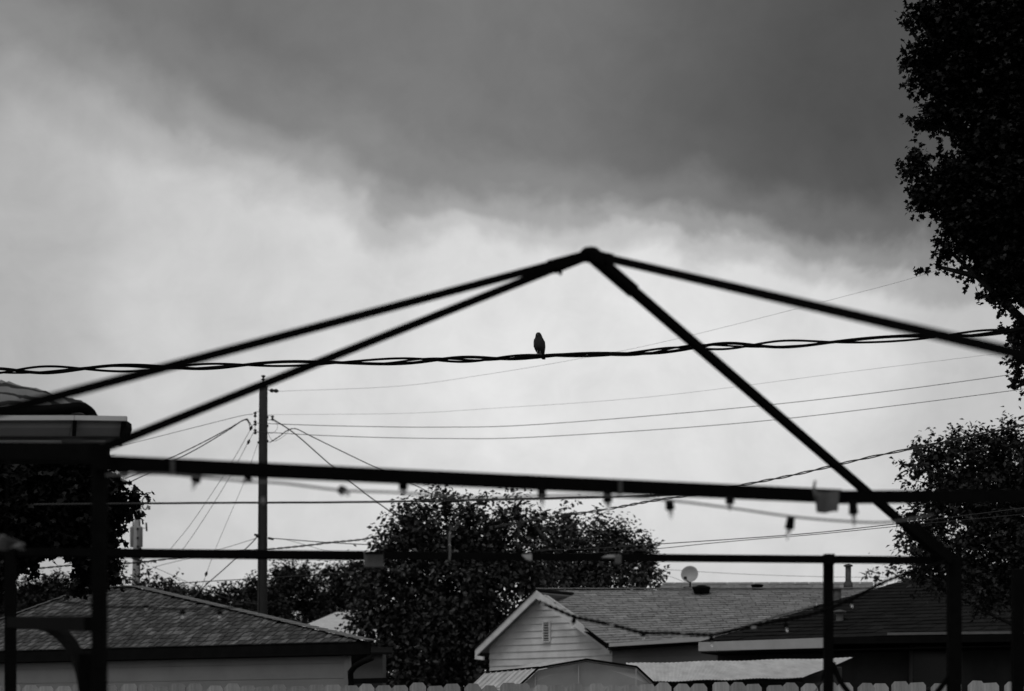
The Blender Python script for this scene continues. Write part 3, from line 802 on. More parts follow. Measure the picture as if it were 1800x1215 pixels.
MB().tube([P(457.5, 720, PD - .12), P(457, 850, PD - .12), P(456, 1080, PD - .14)], .012, 6).build('ground_wire', M_dark, up1)
for y in (720, 732, 738, 744, 755, 765, 772):
    MB().bar(P(455, y, PD - .1), P(458.5, y, PD - .1), .02).build('staple', M_dark, up1)

PD2 = 75.0
up2 = thing('utility_pole', gp(240, PD2, 0), 'shorter pale utility pole with a transformer can, rising behind the garage roof', 'utility pole')
MB().tube([gp(239, PD2, 0), P(239, 1030, PD2), P(242, 884, PD2)], [.18, .16, .115], 14).build('pole', M_pole2, up2)
MB().lathe(P(242, 884, PD2), [(.015, 0), (.015, .14), (.06, .17), (.02, .2), (.06, .27), (.02, .33)], 10).build('top_insulator', M_dark, up2)
for px in (234, 245.5):
    c = P(px, 944, PD2 - .05 if px > 240 else PD2 + .1)
    tc_ = MB().lathe(c, [(.10, -.40), (.12, -.38), (.12, .34), (.125, .36), (.06, .42)], 14).build('transformer_can', M_pole2, up2)
    MB().lathe(c + Vector((0, 0, .42)), [(.015, 0), (.035, .05), (.015, .08), (.03, .12), (.01, .2)], 8).build('bushing', M_dark, tc_)
MB().bar(P(248, 928, PD2), P(258, 929, PD2), .02).build('cutout_arm', M_dark, up2)
MB().tube([P(257, 919, PD2), P(258, 934, PD2)], .035, 8).build('fuse_cutout', M_dark, up2)
MB().bar(P(247, 885, PD2), P(262, 884, PD2), .03).build('crossarm', M_dark, up2)
for y in (880, 893): insul(262, y, PD2, up2, .06, .14)
for y in (930, 946, 961, 975): MB().box(P(242, y, PD2 - .17), (.035, .03, .045)).build('bolt', M_dark, up2)

# ------------------------------------------------------------------ wires
def path(pts, n=60):             # pts: (px, py, D)
    return [P(*p) for p in spline(pts, n)]
def wire(label, pts, rpx, m=M_wire, cat='cable', twist=0, amp=1.0, name='overhead_wire', group=None, n=60, pitch=26):
    """rpx: radius in photo pixels; twist>0: two strands wound round each other"""
    pth = path(pts, n if not twist else 220)
    Dm = sum(p[2] for p in pts) / len(pts)
    base = pth[0]
    if not twist:
        o = MB().tube(pth, [rpx / F * p.y for p in pth], 5).build(name, m, origin=base); return tag(o, label, cat, group)
    t = thing(name, base, label, cat, group)
    s = 0; ph = []
    for i, p in enumerate(pth):
        if i: s += (p - pth[i - 1]).length
        ph.append(s / (pitch / F * Dm) * 2 * math.pi)
    for k in range(2):
        pp = []
        for p, a in zip(pth, ph):
            w = a + k * math.pi; r = amp / F * p.y
            pp.append(p + Vector((0, math.sin(w) * r, math.cos(w) * r)))
        MB().tube(pp, [rpx / F * p.y for p in pp], 5).build('strand', m, t)
    return t
wire('faint thin wire from the head of the tall pole up to the right-hand tree', [(490, 688, 60), (700, 679, 53), (850, 659, 48), (1000, 634, 43), (1180, 598, 38), (1500, 517, 30), (1640, 478, 27), (1900, 395, 22)], .28, M_wirel)
wire('faint thin wire just below the bird cable, from the tall pole\'s side rack', [(470, 729, 60), (700, 727, 55), (850, 719, 50), (1150, 697, 42), (1500, 653, 33), (1790, 617, 28), (1950, 594, 26)], .25, M_wirel)
wire('upper of two dark line wires crossing right from the tall pole\'s rack', [(448, 744, 60), (600, 749, 56), (780, 751, 51), (950, 746, 47), (1300, 717, 39), (1600, 683, 33), (1950, 634, 28)], .6, M_wire)
wire('lower of two dark line wires crossing right from the tall pole\'s rack', [(448, 759, 60), (600, 767, 56), (780, 771, 51), (950, 768, 47), (1300, 744, 39), (1600, 710, 33), (1950, 664, 28)], .6, M_wire)
wire('twisted service wire dropping steeply right from the tall pole to the middle tree', [(480, 737, 60), (520, 764, 59), (584, 820, 57), (640, 866, 56), (705, 913, 54)], .75, M_wire, twist=1, amp=.7, pitch=14)
wire('twisted service wire with a raised hump dropping right from the tall pole', [(474, 778, 60), (490, 768, 60), (505, 757, 60), (520, 754, 60), (545, 766, 59), (600, 793, 57), (665, 824, 56), (730, 853, 54), (760, 870, 53)], .6, M_wire, twist=1, amp=.6, pitch=14)
wire('hanging jumper loop close beside the right of the tall pole', [(470, 760, 60), (478, 774, 60), (485, 775, 60), (500, 766, 60), (508, 757, 60)], .35, M_wire)
wire('small round jumper loop from the right-hand insulator of the tall pole', [(479, 739, 60), (487, 745, 60), (487, 754, 60), (480, 761, 60), (471, 762, 60)], .35, M_wire)
wire('thin single wire arriving at the tall pole from the left above the twisted pair', [(445, 728, 60), (420, 732, 55), (340, 752, 45), (215, 783, 34), (100, 806, 27)], .5, M_wire)
wire('upper twisted wire sloping down left from the tall pole behind the near beam', [(444, 752, 60), (438, 742, 60), (432, 737, 60), (405, 752, 55), (360, 776, 49), (305, 803, 43), (240, 833, 37), (180, 856, 33), (100, 884, 28)], .7, M_wire, twist=1, amp=.6, pitch=22)
wire('lower twisted wire sloping down left from the tall pole behind the near beam', [(441, 754, 60), (431, 738, 60), (400, 757, 54), (350, 787, 48), (300, 813, 42), (240, 842, 37), (190, 867, 33), (100, 905, 28)], .7, M_wire, twist=1, amp=.6, pitch=22)
def guy(label, pts, ins, rpx=.45):
    t = thing('guy_wire', P(*pts[0]), label, 'guy wire')
    MB().tube(path(pts, 30), [rpx / F * p.y for p in path(pts, 30)], 5).build('strand', M_wire, t)
    for (x, y, dx, dy, s_) in ins:
        a, c = P(x - dx, y - dy, 60), P(x + dx, y + dy, 60)
        MB().tube([a, lerp(a, c, .25), lerp(a, c, .5), lerp(a, c, .75), c], [.015, s_ * .7, s_, s_ * .7, .015], 8).build('guy_insulator', M_dark, t)
guy('upper of two slanting guy wires with a dark bead left of the tall pole', [(446, 745, 60), (441, 754, 60), (400, 825, 60), (340, 915, 60), (300, 965, 60)], [(441, 753, -1.6, 4, .055)])
guy('lower of two slanting guy wires with a dark bead left of the tall pole', [(446, 760, 60), (436, 778, 60), (400, 845, 60), (350, 925, 60), (308, 985, 60)], [(437, 777, -2, 4.5, .05)])
guy('steeper guy wire with a low square bead, nearest the tall pole on its left', [(453, 780, 60), (430, 845, 60), (400, 915, 60), (375, 975, 60), (354, 1034, 60)], [(362.5, 1009, -1.5, 4.5, .05)], .35)
wire('dark taut cable rising right from the garage roof to the tall pole', [(325, 1068, 52), (355, 1035, 54), (400, 995, 57), (439, 958, 60), (452, 944, 60)], .95, M_wire)
wire('heavy bundled cable crossing low behind the tall pole and into the middle tree', [(60, 1000, 50), (150, 992, 53), (230, 990, 56), (300, 982, 58), (400, 971, 60), (470, 966, 60), (540, 959, 58), (580, 954, 57), (640, 948, 55), (690, 938, 54), (800, 928, 53)], .9, M_wire, twist=1, amp=1.1, pitch=60)
wire('lighter low cable from the tall pole sagging right beneath the bundled cable', [(472, 946, 60), (500, 948, 59), (580, 954, 58), (655, 958, 56), (720, 962, 55)], .8, M_wire)
wire('thin low line wire on the left between the two utility poles', [(262, 1004, 75), (275, 996, 73), (330, 982, 68), (400, 962, 63), (451, 946, 60)], .5, M_wire)
wire('low taut cable crossing over the skyline trees behind the tall pole', [(290, 1027, 70), (350, 1023, 69), (455, 1017, 67), (560, 1010, 65), (640, 1005, 63), (700, 1000, 62)], .8, M_wire)
wire('thin sagging wire running down right behind the garage from the pale pole', [(268, 996, 74), (300, 1010, 72), (340, 1028, 68), (400, 1052, 62), (450, 1062, 58)], .45, M_wire)
wire('thin wire beyond the garage dropping into the far trees right of the tall pole', [(500, 948, 60), (530, 956, 62), (560, 965, 64), (600, 975, 68)], .4, M_wire)
wire('thick twisted cable climbing right across the right-hand bushy tree', [(870, 926, 45), (930, 916, 42), (1010, 904, 39), (1080, 893, 37), (1150, 880, 34), (1240, 866, 31), (1320, 850, 29), (1400, 834, 27), (1520, 806, 24.5), (1640, 781, 22.5), (1800, 747, 20), (1950, 714, 18)], 1.15, M_wire, twist=1, amp=1.5, pitch=180)
wire('upper of the two low cables rising right across the middle-right sky', [(940, 968, 42), (1050, 964, 39), (1150, 957, 36), (1300, 947, 32), (1440, 936, 29), (1600, 918, 26), (1800, 893, 23), (1950, 872, 21)], .8, M_wire)
wire('lower of the two low cables rising right across the middle-right sky', [(1000, 975, 42), (1150, 965, 36.5), (1240, 956, 33), (1340, 947, 31), (1440, 939, 29), (1600, 923, 26), (1800, 904, 23), (1950, 890, 21)], .65, M_wire)
wire('very faint wire low over the ridge of the grey roof between dish and post', [(1150, 1000, 70), (1300, 1009, 70), (1450, 1014, 70), (1560, 1015, 70)], .4, M_wirel)
wire('short faint wire sloping into the foot of the satellite dish', [(1158, 1007, 55), (1185, 1016, 52), (1205, 1024, 50.1)], .35, M_wirel)
# the bird's cable: three strands loosely wound
bc = thing('service_drop_cable', P(900, 630, 13.6), 'thick loosely twisted black cable crossing the whole sky, the bird perched on it', 'cable')
cp = [(-120, 657, 16), (0, 652, 15.4), (150, 648.5, 15), (300, 646, 14.7), (450, 641, 14.4), (600, 637.5, 14.1), (750, 633.5, 13.8), (850, 631, 13.7), (950, 626, 13.6), (1100, 621.5, 13.4), (1200, 613, 13.3), (1300, 607.5, 13.2), (1450, 602, 13.0), (1600, 594, 12.8), (1700, 587, 12.7), (1800, 579.5, 12.6), (1950, 566, 12.4)]
sp = spline(cp, 700)
def cab(phase, period, amp, rad, name, drift):
    pp = []; rr = []
    for p in sp:
        x = p[0]
        w = 2 * math.pi * (x + 38 * math.sin(x / 173.0 + drift) + 16 * math.sin(x / 71.0 + drift * 2)) / period + phase
        a = amp * (1 + .25 * math.sin(x / 97.0 + drift) + .2 * math.sin(x / 211.0 + 1.3 * drift))
        c = P(p[0], p[1] - a * math.cos(w), p[2]); c.y += a * math.sin(w) / F * p[2]
        pp.append(c); rr.append(rad / F * p[2])
    MB().tube(pp, rr, 8).build(name, M_rub, bc)
cab(0.0, 262, 4.1, 2.8, 'strand', .3)
cab(math.pi, 262, 4.1, 2.1, 'strand', .3)
cab(.9, 262, 3.3, 1.7, 'strand', 1.1)

# rope across the middle
rp = thing('taut_rope', P(262, 885, 9.5), 'taut dark rope stretched level across the left half under the near beam', 'rope')
pth = path([(60, 887, 9.6), (262, 885, 9.6), (400, 884, 9.5), (600, 883, 9.4), (800, 880, 9.2), (950, 877, 9.0), (1140, 872, 8.8), (1200, 870, 8.7)], 420)
for k in range(3):
    pp = []
    for i, p in enumerate(pth):
        w = i * 1.05 + k * 2.094; pp.append(p + Vector((0, math.sin(w), math.cos(w))) * .0028)
    MB().tube(pp, .0032, 5).build('strand', M_wire, rp)
MB().tube([P(255 + 9 * math.cos(a) * .6, 885 + 11 * math.sin(a), 9.6) for a in np.linspace(.3, 6.2, 14)], .0035, 6).build('knot_loop', M_wire, rp)

# ------------------------------------------------------------------ bird
BD = 13.55
bird = thing('bird', P(949, 623, BD), 'small dark bird perched upright on the thick twisted cable, facing the camera', 'bird')
k_ = BD / F
rows = [(584.3, 946.3, 1.6), (585.6, 946.4, 3.6), (587.5, 946.5, 5.1), (590, 946.9, 5.6), (593, 947.2, 6.7), (596, 947.4, 7.9), (600, 947.7, 9.0), (605, 948.0, 9.9), (610, 948.5, 10.0), (614, 949.2, 9.4), (617.5, 950.2, 7.8), (620.5, 951.6, 5.9), (624, 953.4, 4.0), (627, 955.0, 3.6), (628.6, 956.0, 3.6), (629.6, 956.3, 2.6)]
b = MB(); sd_ = 20; vs = []
dep = [2, 4.2, 5.2, 5.6, 6.0, 7.0, 8.2, 9.2, 9.6, 9.0, 7.6, 5.5, 2.4, 1.6, 1.2, .8]
yo = [0, 0, 0, .2, .6, 1, 1.2, 1.5, 2, 3, 4.5, 6.5, 9, 11, 13, 13.5]
for (py, px, r), dp, y_ in zip(rows, dep, yo):
    c = P(px, py, BD)
    for j in range(sd_):
        a = 2 * math.pi * j / sd_
        vs.append(c + Vector((math.cos(a) * r * k_, (y_ + math.sin(a) * dp) * k_, 0)))
n_ = len(rows)
fs = [(i * sd_ + j, (i + 1) * sd_ + j, (i + 1) * sd_ + (j + 1) % sd_, i * sd_ + (j + 1) % sd_) for i in range(n_ - 1) for j in range(sd_)]
fs += [tuple(range(sd_)), tuple((n_ - 1) * sd_ + j for j in reversed(range(sd_)))]
b.add(vs, fs, True); body = b.build('body', M_bird, bird)
sm = body.modifiers.new('smooth', 'SUBSURF'); sm.levels = sm.render_levels = 1
for s_, c_ in ((-1, 938.6), (1, 957.6)):
    b = MB(); tip = P(950 + s_ * 5.5, 621, BD + .02)
    b.tube([P(946.8 + s_ * 6.3, 596, BD + .004), P(948 + s_ * 7.6, 602, BD + .006), P(948.4 + s_ * 7.9, 609, BD + .01), P(949.4 + s_ * 6.6, 615, BD + .015), tip], [.008, .011, .011, .010, .003], 10)
    b.build('wing', mat('wing_feathers', .035, .8, .4, 80, bump=.4), bird)
b = MB(); bc0 = P(945, 589, BD - .021); b.tube([bc0 + Vector((0, .004, 0)), bc0, bc0 + Vector((-.004, -.012, -.004))], [.005, .0045, .0008], 8); b.build('beak', M_beak, bird)
for s_ in (-1, 1):
    b = MB(); b.lathe(P(946 + s_ * 3.4, 587.6, BD - .016), [(.0005, -.0018), (.0018, 0), (.0005, .0018)], 8); b.build('eye', M_dark, bird)
for px in (944.8, 949.5):
    b = MB(); f0_ = P(px, 616, BD - .008); f1_ = P(px - .3, 622.6, BD - .014)
    b.tube([f0_, f1_], [.004, .0022], 6)
    for dx in (-.008, 0, .008): b.tube([f1_, f1_ + Vector((dx, -.010, .001)), f1_ + Vector((dx * 1.2, -.014, -.008))], [.0022, .0018, .001], 5)
    b.tube([f1_, f1_ + Vector((0, .010, 0)), f1_ + Vector((0, .014, -.008))], [.0022, .0018, .001], 5)
    b.build('leg', M_beak, bird)

# ------------------------------------------------------------------ gazebo frame
gz = thing('gazebo_frame', (0.8, 5.2, .1), 'bare black metal gazebo frame whose peaked rafters cross the whole picture', 'gazebo')
hub = P(1038, 447, 5.4)
feet = [P(-190, 774, 3.9), P(186, 786, 4.75), P(1655, 978, 7.45), P(1990, 668, 3.3)]
def mm(px, D): return px / F * D
names = [20, 17, 18, 20]
for f_, w_ in zip(feet, (.022, .0225, .0245, .0215)):
    dr = (f_ - hub).normalized()
    MB().bar(hub + dr * .06, f_, w_, w_).build('rafter', M_black, gz)
    # sleeve of the hub
hb = MB(); hb.lathe(hub + Vector((0, 0, -.014)), [(.02, -.006), (.028, 0), (.030, .022), (.020, .031)], 16); hb.build('hub', M_black, gz)
for f_, l_, w_ in zip(feet, (.17, .125, .24, .13), (.028, .029, .030, .027)):
    dr = (f_ - hub).normalized(); MB().bar(hub + dr * .02, hub + dr * l_, w_, w_).build('hub_sleeve', M_black, gz)
    p = hub + dr * (l_ * .86) + Vector((0, 0, -w_ * .55)); MB().lathe(p, [(.005, .004), (.006, -.004), (.002, -.010)], 8).build('bolt', M_black, gz)
# far beam and posts
fa, fb = P(-260, 968, 7.9), P(1672, 985.5, 7.45)
MB().bar(fa, fb, .03, .0285).build('beam', M_black, gz)
MB().bar(fa + Vector((0, 0, -.0)), P(640, 977, 7.7), .031, .036).build('beam_sleeve', M_black, gz)
def post(px, D, top, wpx, m=M_black):
    t = P(px, top, D); w = wpx / F * D
    MB().bar(Vector((t.x, t.y, .1)), t, w, w, up=Vector((0, 1, 0))).build('post', m, gz)
post(1456, 7.5, 980, 16); post(1677, 7.45, 978, 22); post(1789, 6.6, 1000, 19); post(18.5, 7.8, 966, 17); post(175, 4.8, 782, 24)
MB().bar(P(1448, 983.5, 7.46), P(1466, 983.5, 7.46), .04, .040).build('post_cap', M_black, gz)
# near beam and its right hand continuation
na, nb, nc = P(168, 813.5, 4.78), P(1475, 873, 5.25), P(1960, 871, 5.6)
MB().bar(na, nb, .036, .0355).build('beam', M_black, gz)
MB().bar(P(1440, 874.5, 5.28), nc, .036, .034).build('beam', M_black, gz)
MB().bar(P(-220, 790, 5.5), P(178, 795, 4.8), .04, .045).build('beam', M_black, gz)
# beam from far right corner
MB().bar(P(1600, 925, 7.35), P(1668, 985, 7.42), .05, .04).build('corner_bracket', M_black, gz)
# braces
def arc(pts, w, nm='corner_brace'):
    pp = path(pts, 16); b = MB()
    for i in range(len(pp) - 1): b.bar(pp[i], lerp(pp[i], pp[i + 1], 1.04), w, w)
    b.build(nm, M_black, gz)
arc([(20, 1098, 7.7), (60, 1098, 7.4), (90, 1103, 7.0), (118, 1125, 6.6), (140, 1165, 6.2), (152, 1225, 5.8)], .036)
MB().bar(P(22, 1094, 7.7), P(163, 1097, 5.0), .045, .042).build('rail', M_black, gz)
MB().bar(P(152, 1150, 5.6), P(150, 1290, 5.6), .035, .035).build('brace_foot', M_black, gz)
arc([(1464, 1165, 7.5), (1470, 1182, 7.5), (1480, 1202, 7.5), (1500, 1228, 7.5)], .018)
arc([(1668, 1190, 7.45), (1655, 1207, 7.45), (1635, 1232, 7.45)], .018)
arc([(1449, 1180, 7.5), (1440, 1205, 7.5), (1420, 1232, 7.5)], .004)
# wraps and clips stuck on the beams
def wrap(px, py, wx, hy_, D, nm, m, rz=0):
    b = MB(); c = P(px, py, D); b.box(c, (wx / 2 / F * D, .026, hy_ / 2 / F * D), rz); return b.build(nm, m, gz)
wrap(657, 984, 33, 26, 7.62, 'wrap', M_cloth)
MB().bar(P(642, 972, 7.58), P(673, 972, 7.58), .012, .012).build('wrap_edge', M_black, gz)
MB().poly([P(917, 975, 7.5), P(935, 974, 7.5), P(935, 985, 7.5), P(926, 983, 7.5)], (0, .05, 0)).build('clip', M_pale, gz)
MB().poly([P(1058, 979, 7.42), P(1070, 975, 7.42), P(1092, 975, 7.42), P(1080, 980, 7.42)], (0, .05, 0)).build('clip', M_pale, gz)
wrap(1086, 984, 11, 15, 7.44, 'clip', M_cloth)
wrap(1090, 857, 7, 22, 5.09, 'clip', mat('dull_clip', .05, .8, .2, 20)); wrap(306, 822, 7, 20, 4.82, 'clip', mat('dull_clip', .05, .8, .2, 20))
MB().tube(path([(791, 936, 7.3), (790, 955, 7.35), (791, 972, 7.45), (790, 985, 7.5)], 8), .0035, 6).build('cable_tie', M_pale, gz)
MB().tube([P(463, 874, 4.9), P(462, 880, 4.9), P(463, 886, 4.9)], [.003, .006, .002], 8).build('cable_tie', M_pale, gz)

# grey cloth folded over the near beam
ct = thing('grey_cloth', P(1452, 883, 5.2), 'small square grey cloth folded over the near beam with a loose tail', 'cloth')
b = MB(); nu, nv = 8, 8; vs = []
for off in (0, .004):
    for j in range(nv + 1):
        for i in range(nu + 1):
            u, v = i / nu, j / nv
            vs.append(P(1431 + 43 * u - 2 * v * (1 if u > .5 else -1.5), 864 + 37 * v + 1.2 * math.sin(u * 5), 5.19) + Vector((0, -.006 * math.sin(u * 7 + v * 2) + off - .006, 0)))
K = (nv + 1) * (nu + 1); fs = []
for j in range(nv):
    for i in range(nu):
        a = j * (nu + 1) + i; fs += [(a, a + 1, a + nu + 2, a + nu + 1), (a + K, a + K + nu + 1, a + K + nu + 2, a + K + 1)]
b.add(vs, fs, True); b.build('cloth', M_cloth, ct)
MB().tube(path([(1436, 880, 5.15), (1433, 868, 5.13), (1431, 856, 5.15), (1433, 846, 5.16)], 8), [.006] * 3 + [.0055] * 3 + [.004] * 3, 6).build('tail', M_cloth, ct)

# ------------------------------------------------------------------ string lights
def socket(par, px, py, D, dx, dy, s=1.0):
    a = P(px, py, D); e = P(px + dx, py + dy, D); dr = (e - a)
    o = MB().tube([a, lerp(a, e, .12), lerp(a, e, .5), lerp(a, e, .72), lerp(a, e, .78)], [.006 * s, .011 * s, .012 * s, .0135 * s, .008 * s], 10).build('socket', M_rub, par)
    q0 = lerp(a, e, .76); q1 = lerp(a, e, 1.45)
    MB().tube([q0, lerp(q0, q1, .2), lerp(q0, q1, .6), lerp(q0, q1, .85), q1], [.004 * s, .0065 * s, .0065 * s, .003 * s, .001 * s], 8).build('bulb', GL, o)
GL = bpy.data.materials.new('clear_bulb_glass'); GL.use_nodes = True
_b = GL.node_tree.nodes['Principled BSDF']; _b.inputs['Transmission Weight'].default_value = .95; _b.inputs['Roughness'].default_value = .08; _b.inputs['Base Color'].default_value = (.8, .8, .8, 1); _b.inputs['IOR'].default_value = 1.1
s1 = thing('string_lights', P(700, 868, 4.9), 'blurred string of bulb sockets hanging under the near gazebo beam', 'string lights')
cl1 = [(186, 836, 4.7), (218, 834, 4.72), (280, 833, 4.75), (345, 838, 4.78), (430, 846, 4.8), (500, 850, 4.82), (600, 862, 4.85), (700, 866, 4.88), (850, 876, 4.92), (950, 872, 4.96), (1067, 872, 5.02), (1178, 880, 5.05), (1283, 893, 5.08), (1390, 908, 5.12), (1480, 916, 5.16), (1560, 918, 5.2), (1640, 905, 5.25)]
MB().tube(path(cl1, 120), .0032, 6).build('cord', mat('blurred_cord', .10, .8, .2, 20), s1)
for (x, y, dx, dy) in ((218, 826, 1, 13), (349, 831, -8, 22), (440, 838, -9, 8), (595, 858, 14, 9), (708, 848, 2, 17), (952, 856, 1, 26), (1067, 862, 2, 28), (1176, 878, 3, 24), (1283, 872, 0, 18), (1391, 908, -5, 29), (1499, 880, 2, 32)):
    socket(s1, x, y, 4.9 + (x - 218) / 1281 * .25, dx, dy, 1.0)
s2 = thing('string_lights', P(1130, 1112, 7.0), 'black string light cord drooping from the siding gable across to the tree on the right', 'string lights')
cl2 = [(948, 1058, 7.2), (975, 1070, 7.2), (1012, 1085, 7.2), (1045, 1092, 7.2), (1085, 1101, 7.2), (1130, 1112, 7.2), (1180, 1113, 7.2), (1250, 1116, 7.2), (1300, 1106, 7.2), (1350, 1095, 7.2), (1400, 1086, 7.2), (1440, 1076, 7.2), (1500, 1052, 7.2), (1550, 1025, 7.15), (1605, 1004, 7.1), (1660, 988, 7.1)]
pth = path(cl2, 500)
for k in range(2):
    pp = [p + Vector((0, math.sin(i * .42 + k * math.pi), math.cos(i * .42 + k * math.pi))) * .0042 for i, p in enumerate(pth)]
    MB().tube(pp, .0038, 5).build('cord', M_rub, s2)
MB().tube(path([(1250, 1116, 7.25), (1310, 1101, 7.25), (1380, 1080, 7.25), (1448, 1063, 7.25), (1500, 1050, 7.25)], 60), .003, 6).build('cord', M_rub, s2)
for (x, y, dx, dy) in ((1010, 1086, -3, 12), (1130, 1112, 1, 9), (1250, 1116, 1, 15), (1380, 1094, 3, 12), (1435, 1070, -1, -8), (1494, 1054, 3, 10)):
    socket(s2, x, y, 7.2, dx, dy, .7)
for (x, y) in ((954, 1062), (1075, 1099), (1202, 1112), (1325, 1103), (1549, 1028)):
    MB().box(P(x, y, 7.17), (.007, .006, .005), .5).build('clip', M_steel, s2)
s3 = thing('string_lights', P(200, 1065, 7.0), 'faint dark cord with small sockets drooping in front of the garage roof', 'string lights')
MB().tube(path([(90, 1055, 6.6), (140, 1062, 6.6), (200, 1067, 6.6), (255, 1068, 6.6), (320, 1071, 6.6), (390, 1070, 6.6), (440, 1062, 6.6)], 60), .003, 6).build('cord', M_rub, s3)
for (x, y, dx, dy) in ((257, 1064, 0, 6), (321, 1073, 0, 10), (386, 1073, 0, 10)):
    socket(s3, x, y, 6.6, dx, dy, .8)

# ------------------------------------------------------------------ eave of the nearest house, upper left
ev = thing('patio_roof', P(-150, 760, 10.6), 'edge of a roof with pale-lipped metal gutter at the left, above the dark tree', 'roof')
gD = 10.5
def gprof(px, D):   # K-style section, as (depth, image row)
    return [P(px, 733, D - .00), P(px, 741, D - .0), P(px - 1, 742, D + .03), P(px - 7, 752, D + .035), P(px - 10, 766, D + .075), P(px - 10, 768, D + .11), P(px, 766, D + .16), P(px, 735, D + .16)]
def gut(x0, x1, nm, m, D=gD):
    b = MB(); a, c = gprof(x0, D + .25 * (220 - x0) / 220 * 0), gprof(x1, D)
    a = [Vector((p.x, p.y, p.z)) for p in a]; n = len(a)
    b.add(a + c, [(i, (i + 1) % n, (i + 1) % n + n, i + n) for i in range(n)] + [tuple(reversed(range(n))), tuple(range(n, 2 * n))]); return b.build(nm, m, ev)
gut(-400, 131, 'gutter', M_gut); gut(132, 221, 'gutter', M_gut)
b = MB(); b.bar(P(-400, 736.5, gD - .015), P(131, 735, gD - .015), .03, .026); b.build('gutter_lip', M_gutlip, ev)
b = MB(); b.bar(P(132, 735, gD - .015), P(223, 736.5, gD - .015), .03, .026); b.build('gutter_lip', M_gutlip, ev)
b = MB(); b.bar(P(131.5, 738, gD - .012), P(130, 766, gD + .03), .02, .02); b.build('gutter_joint', M_darktrim, ev)
b = MB(); b.poly([P(221, 738, gD - .01), P(222, 748, gD), P(214, 768, gD + .05), P(210, 768, gD + .02), P(213, 742, gD - .012)], (.004, .14, 0)); b.build('gutter_end_cap', M_darktrim, ev)
b = MB(); b.slab([P(-400, 736, gD + .17), P(212, 736, gD + .17), P(212, 782, gD + .16), P(-400, 782, gD + .16)], (0, .05, 0)); b.build('fascia', M_gut, ev)
b = MB(); b.hexa([P(-400, 786, gD + .2), P(196, 786, gD + .2), P(196, 786, gD + 2.0), P(-400, 786, gD + 2.0)], [P(-400, 772, gD + .22), P(200, 772, gD + .22), P(200, 770, gD + 2.0), P(-400, 770, gD + 2.0)]); b.build('roof_deck', M_darktrim, ev)
b = MB(); b.bar(P(-400, 800, gD + .5), P(190, 800, gD + .5), .1, .09); b.build('eave_beam', M_darktrim, ev)
b = MB(); t = P(-330, 800, gD + .5); b.bar(Vector((t.x, t.y, 0)), t, .12, .12, up=Vector((0, 1, 0))); b.build('post', M_darktrim, ev)
b = MB(); b.bar(P(-220, 777, gD + .14), P(108, 777, gD + .14), .01, .018); b.build('drip_edge', M_trim2, ev)
b = MB(); b.bar(P(143, 776, gD + .14), P(186, 776, gD + .14), .01, .012); b.build('drip_edge', M_gut, ev)

# crumpled canopy bundled on that roof
cn = thing('bundled_canopy', P(0, 731, 11.2), 'crumpled patterned canopy cloth bundled on the roof above the gutter, far left', 'canopy')
mc = bpy.data.materials.new('patterned_canopy'); mc.use_nodes = True
t_ = mc.node_tree; b_ = t_.nodes['Principled BSDF']; b_.inputs['Roughness'].default_value = .85
c_ = t_.nodes.new('ShaderNodeTexCoord'); m_ = t_.nodes.new('ShaderNodeMapping'); m_.inputs['Scale'].default_value = (1, 1, 2.6)
w_ = t_.nodes.new('ShaderNodeTexWave'); w_.inputs['Scale'].default_value = 1.7; w_.inputs['Distortion'].default_value = 14; w_.inputs['Detail'].default_value = 2; w_.inputs['Detail Scale'].default_value = 1.2
w_.bands_direction = 'Z'
r_ = t_.nodes.new('ShaderNodeValToRGB'); r_.color_ramp.elements[0].position = .16; r_.color_ramp.elements[0].color = (.012, .012, .012, 1); r_.color_ramp.elements[1].position = .30; r_.color_ramp.elements[1].color = (.17, .17, .17, 1)
t_.links.new(c_.outputs['Object'], m_.inputs[0]); t_.links.new(m_.outputs[0], w_.inputs[0]); t_.links.new(w_.outputs['Fac'], r_.inputs[0]); t_.links.new(r_.outputs[0], b_.inputs['Base Color'])
b = MB(); nu, nv = 60, 18; vs = []
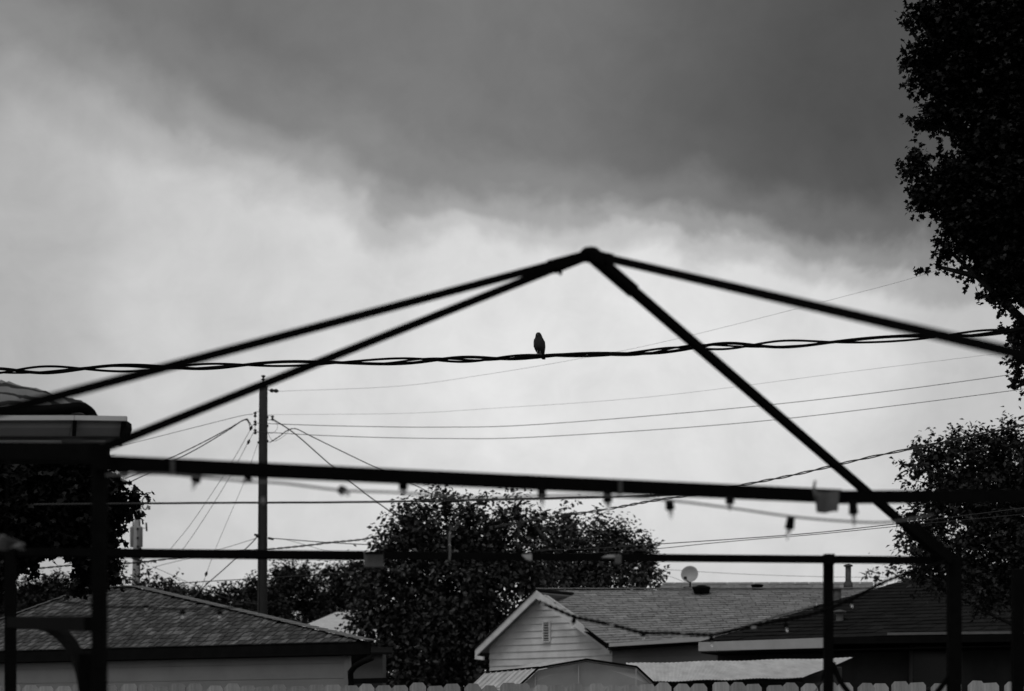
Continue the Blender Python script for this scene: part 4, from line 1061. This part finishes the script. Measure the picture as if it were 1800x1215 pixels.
for i in range(nu + 1):
    px = -420 + (165 + 420) * i / nu
    hh = 58 * min(1.0, max(0.0, (166 - px) / 168.0)) ** .42 if px > -2 else 58 + 6 * math.sin(px * .03)
    for j in range(nv + 1):
        a = math.pi * j / nv
        rr = 1 + .08 * math.sin(px * .045 + j * .9) + .06 * math.sin(px * .13 + j * 1.7) + .03 * math.sin(px * .31 + j)
        p = P(px, 731 - hh * rr * math.sin(a) ** .8, 11.1); p.y += -.38 * math.cos(a) * rr * (hh / 58) + .1
        vs.append(p)
fs = [(i * (nv + 1) + j, i * (nv + 1) + j + 1, (i + 1) * (nv + 1) + j + 1, (i + 1) * (nv + 1) + j) for i in range(nu) for j in range(nv)]
b.add(vs, fs, True); b.build('cloth', mc, cn)
b = MB(); b.tube(path([(-420, 722, 10.75), (0, 724, 10.75), (100, 720, 10.8), (140, 716, 10.85), (155, 722, 10.9), (162, 731, 10.95)], 40), .03, 8); b.build('hem_roll', M_rub, cn)

# pale scraps hanging close by on the left
sc1 = thing('pale_rag', P(35, 798, 5.2), 'small pale rag showing under the gutter at the far left', 'rag')
MB().poly([P(15, 791, 5.3), P(54, 791, 5.3), P(50, 798, 5.3), P(34, 806, 5.3), P(19, 807, 5.3)], (0, .008, 0)).build('rag', mat('pale_rag_cloth', .42, .9, .15, 12), sc1)
MB().tube([P(30, 791, 5.32), P(30, 786, 5.34)], .003, 6).build('tie', M_rub, sc1)
sc2 = thing('grey_rag', P(15, 955, 5.2), 'dim crumpled grey rag at the left edge in front of the dark tree', 'rag')
b = MB(); vs = []; nu, nv = 10, 6
for j in range(nv + 1):
    for i in range(nu + 1):
        u, v = i / nu, j / nv
        vs.append(P(-20 + 62 * u, 965 - (1 - v) * (8 + 14 * math.sin(math.pi * min(1, u * 1.05)) + 2 * math.sin(u * 17)), 5.2) + Vector((0, .03 * math.sin(u * 9 + v * 4), 0)))
b.add(vs, [(j * (nu + 1) + i, j * (nu + 1) + i + 1, (j + 1) * (nu + 1) + i + 1, (j + 1) * (nu + 1) + i) for j in range(nv) for i in range(nu)], True)
o = b.build('rag', mat('grey_rag_cloth', .12, .9, .4, 12), sc2); md = o.modifiers.new('thick', 'SOLIDIFY'); md.thickness = .004
MB().tube([P(10, 944, 5.21), P(12, 880, 5.3), P(14, 800, 5.4)], .002, 5).build('tie', M_rub, sc2)
